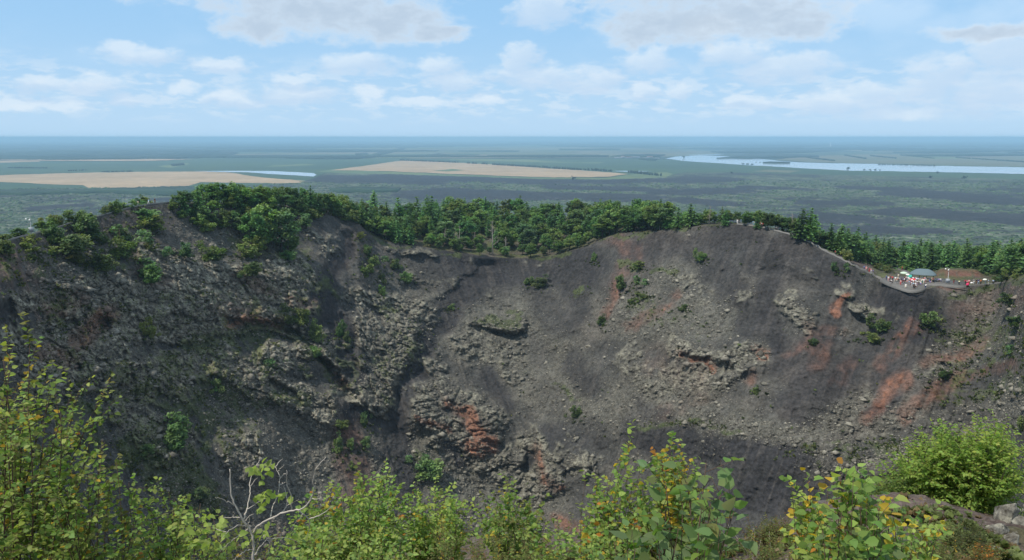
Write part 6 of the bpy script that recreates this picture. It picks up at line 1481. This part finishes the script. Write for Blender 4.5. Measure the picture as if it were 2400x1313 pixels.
for k, br in enumerate(BR):
    pts = []
    for i, (x, y) in enumerate(br):
        u, v = zz(x, y); d = RB_ + (0 if k == 0 else .05 * i * math.sin(k * 2.3))
        pts.append(at(u, v, d) - org)
    pts = np.array(pts); n = len(pts)
    t = np.linspace(0, n - 1, n * 4); ip_ = np.stack([np.interp(t, np.arange(n), pts[:, q]) for q in range(3)], 1)
    sm_ = ip_.copy(); sm_[1:-1] = (ip_[:-2] + ip_[1:-1] * 2 + ip_[2:]) / 4
    sm_ += np.concatenate([np.zeros((1, 3)), rr_.normal(size=(len(sm_) - 1, 3)) * .0016])
    b.tube(sm_, np.linspace(thick[k], thick[k] * (.35 if k in (0, 2) else .3), len(sm_)), 6)
b.tube([np.zeros(3) - np.array((0, 0, .1)), at(*zz(925, 1500), RB_) - org], .0066, 6)
obj('trunk', b.me('trunk', M_PALETWIG, True), e)
LV_ = [(1040, 180), (930, 240), (960, 215), (1100, 240), (1010, 200), (1075, 200), (900, 262), (945, 280), (990, 230), (1115, 270), (1050, 360), (950, 540), (1030, 540), (1060, 560), (1110, 500), (1090, 480), (1150, 500), (1110, 560), (1000, 670), (960, 730), (985, 700), (1240, 550), (1260, 540), (1350, 540), (160, 830), (200, 930), (180, 900), (560, 880), (540, 800), (440, 1070), (490, 1060), (420, 1080), (840, 1070), (730, 1090), (890, 1060), (1090, 850), (1040, 940), (1000, 960), (960, 940), (760, 960), (800, 1010), (620, 980), (690, 1110), (600, 960), (560, 960), (1380, 960), (1420, 980), (1450, 990), (380, 780), (440, 760), (330, 790)]
lp, la = [], []
for x, y in LV_:
    for q in range(3):
        u, v = zz(x + rr_.normal() * 18, y + rr_.normal() * 14); lp.append(at(u, v, RB_ + rr_.normal() * .05) - org); la.append(rr_.normal(size=3) * .7 + np.array((0, 0, -.45)))
n = len(lp); obj('foliage', leaves_mesh('foliage', np.array(lp), np.array(la), rr_.normal(size=(n, 3)) * .6 + np.array((0, -.4, .7)), .034 * rr_.uniform(.7, 1.2, n), .8, np.array(LIME) * rr_.uniform(.6, 1.2, (n, 1)), True), e)

PB = [(GREEN, 3), (LIME, 4), (OLV, .7), (YEL, .25), (ORG, .06)]
near_plant('birch_shrub', 'dense bright green birch shrub right of the bare branched tree', near_pt(815, 5.9), tips([(765, 1155), (800, 1165), (850, 1140), (908, 1118), (880, 1140), (925, 1150), (722, 1195), (740, 1175), (895, 1125), (830, 1160), (700, 1240), (690, 1260)], 5.9, .3) + tips_in([(700, 1220), (760, 1165), (900, 1135), (945, 1170), (960, 1313), (660, 1313)], 5.9, 46, .7), .036, PB, 9, .2, .024, stem_r=.008)
near_plant('birch_shrub', 'bright green birch shrub in the bottom centre, right of the tallest leafy shrub', near_pt(1030, 6.1), tips([(1000, 1165), (1020, 1155), (1045, 1160), (985, 1180), (1075, 1190), (1090, 1210), (960, 1180)], 6.1, .3) + tips_in([(950, 1210), (1030, 1165), (1100, 1210), (1110, 1280), (930, 1290)], 6.1, 30, .6), .036, PB, 9, .19, .024, stem_r=.008)
near_plant('birch_shrub', 'paler round leaved birch shrub with upright twigs in the bottom centre', near_pt(1200, 6.0), tips([(1195, 1148), (1210, 1160), (1185, 1165), (1245, 1185), (1275, 1200), (1140, 1190), (1120, 1195), (1290, 1215), (1160, 1185)], 6.0, .3) + tips_in([(1120, 1210), (1200, 1175), (1290, 1210), (1300, 1250), (1120, 1260)], 6.0, 20, .5), .038, [(LIME, 4), (GREEN, 2), (OLV, 1), (YEL, .3)], 8, .19, .027, stem_r=.007)
PY = [(LIME, 4), (GREEN, 2.6), (YEL, 1.9), (ORG, .15)]
near_plant('birch_shrub', 'green birch shrub with tall thin sprigs, left half of the yellowing pair', near_pt(1420, 4.6), tips([(1478, 1035), (1474, 1062), (1470, 1090), (1440, 1095), (1395, 1118), (1372, 1125), (1410, 1150), (1430, 1120), (1385, 1190), (1370, 1215), (1500, 1110), (1485, 1125), (1400, 1135)], 4.6, .2) + tips_in([(1375, 1190), (1430, 1125), (1500, 1125), (1510, 1300), (1350, 1300)], 4.6, 36, .4), .035, [(LIME, 4), (GREEN, 3), (YEL, .6), (ORG, .25)], 7, .13, .026, stem_r=.006, start=.4)
near_plant('birch_shrub', 'birch shrub full of yellow leaves right of the middle', near_pt(1575, 4.8), tips([(1545, 1055), (1560, 1060), (1582, 1048), (1605, 1080), (1615, 1105), (1590, 1090), (1640, 1130), (1530, 1090), (1660, 1170), (1690, 1205), (1560, 1080)], 4.8, .2) + tips([(1550, 1050), (1570, 1046), (1598, 1062), (1540, 1070), (1610, 1090), (1575, 1075), (1555, 1085), (1625, 1112)], 4.8, .2) + tips_in([(1500, 1130), (1550, 1070), (1620, 1090), (1700, 1200), (1690, 1300), (1490, 1300)], 4.8, 54, .4), .034, PY, 8, .14, .024, stem_r=.006, start=.4)
# big leaved sapling close to the lens
e = near_plant('sapling', 'near sapling with large oval leaves in front of the yellow birch', near_pt(1625, 2.0), tips([(1655, 1085), (1640, 1150), (1560, 1130), (1690, 1150), (1725, 1145), (1600, 1180), (1560, 1190), (1640, 1210), (1690, 1230), (1590, 1240), (1665, 1180), (1540, 1200), (1610, 1130), (1720, 1200), (1580, 1270), (1650, 1260)], 2.0, .12),   .047, [(BLU, 5), (GREEN, 2.5), (OLV, 1), (YEL, .08)], 7, .10, .05, wr=.58, stem_r=.0055, start=.62, droop=.25)
near_plant('sapling', 'low clump of large ribbed leaves at the bottom edge, left of the big leaved sapling', near_pt(1510, 2.05), tips([(1440, 1270), (1470, 1265), (1490, 1285), (1530, 1265), (1550, 1290), (1460, 1300), (1590, 1300), (1510, 1280)], 2.05, .1), .056, [(BLU, 4), (GREEN, 2), (YEL, .2)], 5, .08, .052, wr=.6, stem_r=.005, start=.72, droop=.2)
PK = [(GREEN, 4), (BLU, 1.6), (LIME, 3), (YEL, .75), (ORG, .12)]
near_plant('birch_shrub', 'large leaved birch sapling with a round top left of the bright bush', near_pt(2010, 3.1), tips([(1985, 1098), (2000, 1108), (1970, 1120), (2020, 1130), (2045, 1150), (2060, 1175), (1990, 1150), (1960, 1160), (2030, 1180), (2070, 1200), (2100, 1235), (2000, 1220)], 3.1, .15) + tips_in([(1930, 1200), (1990, 1140), (2070, 1190), (2110, 1313), (1920, 1313)], 3.1, 26, .3), .043, PK, 6, .11, .033, stem_r=.006, start=.4)
near_plant('birch_shrub', 'yellow green birch shrub left of the large leaved sapling', near_pt(1900, 3.6), tips([(1858, 1160), (1880, 1145), (1895, 1130), (1920, 1140), (1940, 1155), (1870, 1180), (1905, 1170)], 3.6, .2) + tips_in([(1870, 1190), (1940, 1170), (1960, 1300), (1880, 1300)], 3.6, 16, .3), .034, PY, 7, .11, .026, stem_r=.005, start=.4)
near_plant('birch_shrub', 'low birch sprays tipped with yellow leaves under the bright bush', near_pt(2130, 3.8), tips([(2165, 1212), (2195, 1225), (2180, 1220), (2205, 1235), (2140, 1230), (2120, 1215), (2190, 1290), (2150, 1280)], 3.8, .2) + tips_in([(2080, 1270), (2180, 1260), (2230, 1313), (2080, 1313)], 3.8, 12, .3), .036, PY, 6, .11, .03, stem_r=.005, start=.5)
# broad bright bush on the right, further off
near_plant('willow_bush', 'big bright green rounded bush at the right, above the lichened rocks', near_pt(2260, 10.9) + np.array((0, 0, -.1)), tips([(2160, 1050), (2205, 1022), (2250, 1035), (2290, 1020), (2335, 1008), (2350, 1015), (2370, 1060), (2125, 1085), (2395, 1130), (2090, 1120), (2075, 1150), (2140, 1065), (2220, 1040)], 11.0, .3) + tips_in([(2115, 1110), (2150, 1060), (2240, 1035), (2340, 1030), (2390, 1100), (2400, 1150), (2280, 1175), (2160, 1180), (2085, 1170)], 11.0, 130, .7), .052, [((0.250, 0.360, 0.075), 4), ((0.190, 0.295, 0.060), 3), ((0.31, 0.39, 0.085), 1.8)], 20, .33, .032, wr=.6, stem_r=.014, start=.3, fine=False)
near_plant('willow_bush', 'duller green low bush at the left foot of the big bright bush', near_pt(2085, 10.6), tips_in([(2040, 1200), (2070, 1165), (2120, 1160), (2150, 1215), (2040, 1220)], 10.6, 34, .5), .05, [((0.125, 0.20, 0.05), 4), ((0.16, 0.23, 0.055), 2)], 12, .34, .038, wr=.55, stem_r=.01, start=.3, fine=False)
near_plant('low_bush', 'fine leaved grey green low bush before the lichened rocks', near_pt(2270, 7.8), tips_in([(2230, 1265), (2265, 1235), (2310, 1240), (2315, 1280), (2230, 1285)], 7.8, 26, .3), .022, [((0.075, 0.105, 0.04), 4), ((0.10, 0.12, 0.04), 2)], 8, .14, .014, wr=.4, stem_r=.004, start=.2, fine=False)
near_plant('low_bush', 'rusty leaved low bush at the bottom right corner', near_pt(2300, 7.0), tips_in([(2240, 1300), (2290, 1285), (2350, 1295), (2340, 1313), (2240, 1313)], 7.0, 14, .3), .024, [((0.17, 0.12, 0.035), 3), (ORG, .8), (OLV, 2)], 7, .12, .016, wr=.5, stem_r=.004, start=.2, fine=False)
near_plant('low_bush', 'olive and rust low bush on the rim edge right of the yellow birch', near_pt(1800, 8.3), tips_in([(1740, 1255), (1785, 1225), (1850, 1220), (1880, 1260), (1800, 1275)], 8.3, 34, .4), .024, [(OLV, 3), ((0.10, 0.13, 0.04), 3), ((0.19, 0.11, 0.04), 1)], 8, .16, .016, wr=.45, stem_r=.005, start=.2, fine=False)
for k, (uu, rr__, lab) in enumerate([(1060, 4.4, 'brownish fine leaved shrub with dry stems at the bottom centre'), (1180, 4.3, 'olive fine leaved shrub at the bottom centre between dry stems'), (1290, 4.6, 'fine leaved shrub with dry stems left of the yellowing birches'), (560, 4.6, 'yellow green low shrub at the foot of the bare branched tree'), (1760, 4.8, 'sparse grey green shrub at the bottom right of the big leaved sapling'), (2190, 5.6, 'grey green low shrub at the bottom, right of the large leaved sapling'), (1850, 5.4, 'fine leaved low shrub at the bottom, left of the large leaved sapling')]):
    near_plant('low_bush', lab, near_pt(uu, rr__), tips_in([(uu - 85, 1290), (uu - 60, 1240), (uu + 50, 1235), (uu + 85, 1290), (uu + 60, 1330), (uu - 60, 1330)], rr__, 26, .4), .02, [(OLV, 3), ((0.12, 0.155, 0.045), 3), ((0.20, 0.12, 0.05), .8), (YEL, .12)], 8, .13, .014, wr=.42, stem_r=.003, start=.15, fine=False, up=.9)

for k, (uu, rr__, lab) in enumerate([(900, 4.7, 'fresh green low birch shoots at the bottom edge under the dense bright shrub'), (1390, 4.2, 'fresh green low birch shoots at the bottom edge left of the big leaved sapling'), (2060, 4.6, 'fresh green low birch shoots at the bottom edge under the large leaved sapling'), (700, 4.6, 'fresh green low birch shoots at the bottom edge right of the bare branched tree'), (1250, 4.6, 'fresh green low birch shoots at the bottom edge before the paler round leaved shrub')]):
    near_plant('low_bush', lab, near_pt(uu, rr__), tips_in([(uu - 95, 1300), (uu - 70, 1255), (uu + 60, 1250), (uu + 95, 1300), (uu + 60, 1330), (uu - 60, 1330)], rr__, 20, .35), .032, [(LIME, 4), (GREEN, 3), (OLV, .6), (YEL, .2)], 6, .13, .024, stem_r=.004, start=.2, up=.8)

# rocks at the lower right
def rock(u, v, r, w, h, lab, seed):
    rs = np.random.default_rng(seed)
    import bmesh
    bm = bmesh.new(); bmesh.ops.create_icosphere(bm, subdivisions=5, radius=1.0)
    co = np.array([x.co[:] for x in bm.verts])
    k = 1 + .35 * fbm(co[:, 0] * 1.1 + seed, co[:, 1] * 1.1, co[:, 2] * 1.1, 4) + .10 * fbm(co[:, 0] * 5, co[:, 1] * 5 + seed, co[:, 2] * 5, 4)
    cut = np.array([rs.normal(size=3) for _ in range(7)]); cut /= np.linalg.norm(cut, axis=1)[:, None]
    for c in cut:
        d = co @ c; k = np.where(d * k > .72, .72 / np.maximum(d, .1), k)
    co = co * k[:, None] * np.array((w / 2, w / 2.4, h / 2))
    fc = np.array([[q.index for q in f.verts] for f in bm.faces]); bm.free()
    lich = fbm(co[:, 0] * 9, co[:, 1] * 9, co[:, 2] * 9 + seed, 3)
    cc = np.array((0.15, 0.142, 0.122)) + sst(lich, -.1, .5)[:, None] * np.array((.12, .12, .095)) - sst(-lich, .2, .6)[:, None] * np.array((.09, .09, .085))
    p = near_pt(u, r); o = obj('rock', mesh_np('rock', co, fc, np.full(len(fc), 3), M_FROCK, np.clip(cc, .03, 1)), loc=(p[0], p[1], p[2] + h * .3))
    o.rotation_euler.z = rs.uniform(0, 6); tag(o, lab, 'rock', 'lichened rocks by the bright bush')
rock(2352, 1215, 9.6, .27, .32, 'tall pointed lichened rock at the right below the bright bush', 1)
rock(2338, 1245, 8.9, .22, .15, 'broad flat lichened rock in front of the tall pointed rock', 2)
rock(2374, 1256, 8.7, .15, .13, 'small round lichened rock right of the broad flat one', 3)
rock(2330, 1270, 8.1, .16, .08, 'small flat stone below the broad lichened rock', 4)
rock(2308, 1310, 7.2, .18, .12, 'pale stone at the bottom edge beside the rusty bush', 5)
rock(2398, 1225, 9.4, .22, .18, 'lichened rock cut by the right edge of the picture', 6)

# undergrowth and dry grass filling the near slope
def undergrowth():
    N = 9000
    a = np.radians(rf.uniform(-40, 42, N)); r = rf.uniform(2.6, 9.6, N)
    x, y = r * np.sin(a), r * np.cos(a)
    cl = fbm(x / .8, y / .8, x * 0 + 3, 3)
    k = (cl > -.10) & ~((a > math.radians(13)) & (cl < -.02)); x, y, r = x[k], y[k], r[k]
    w = fbm(x / 3.0, y / 3.0, x * 0 + 1.7, 3)
    z = znear(r - .5 * w * sst(r, 3, 9), x, y) + rf.uniform(-.02, .05, len(x))
    p = np.stack([x, y, z], 1)
    base = np.array((0.105, 0.135, 0.042))[None] * rf.uniform(.6, 1.35, (len(x), 1))
    m = rf.uniform(size=len(x)) < .25
    base[m] = np.array((0.19, 0.14, 0.07)) * rf.uniform(.6, 1.2, (m.sum(), 1))
    return tufts('undergrowth', p, rf.uniform(.03, .085, len(x)) , base, rf, M_COVER, 22)
tag(obj('undergrowth', undergrowth()), 'low leafy undergrowth covering the near slope', 'undergrowth', kind='stuff')
def dry_grass():
    b = MB(); 
    spots = [(1000, 4.0, 26), (1050, 4.2, 36), (1110, 4.0, 40), (1180, 4.3, 36), (1260, 4.5, 26), (930, 4.3, 18), (1340, 4.6, 16), (1760, 5.0, 18), (1840, 6.0, 12), (1700, 4.6, 14), (620, 4.5, 12), (1430, 3.6, 12)]
    for u, r, n in spots:
        c = near_pt(u, r)
        for k in range(n):
            p = c + np.array((rf.normal() * .22, rf.normal() * .2, 0)); h = rf.uniform(.18, .55)
            t = p + np.array((rf.normal() * .12, rf.normal() * .1, h)); b.tube(curve(p, t, 4, 0, h * .05), [.0028, .0024, .0018, .001], 3)
    return b.me('dry_grass', M_PALETWIG)
tag(obj('dry_grass', dry_grass()), 'pale dry grass stems between the near shrubs', 'grass', kind='stuff')
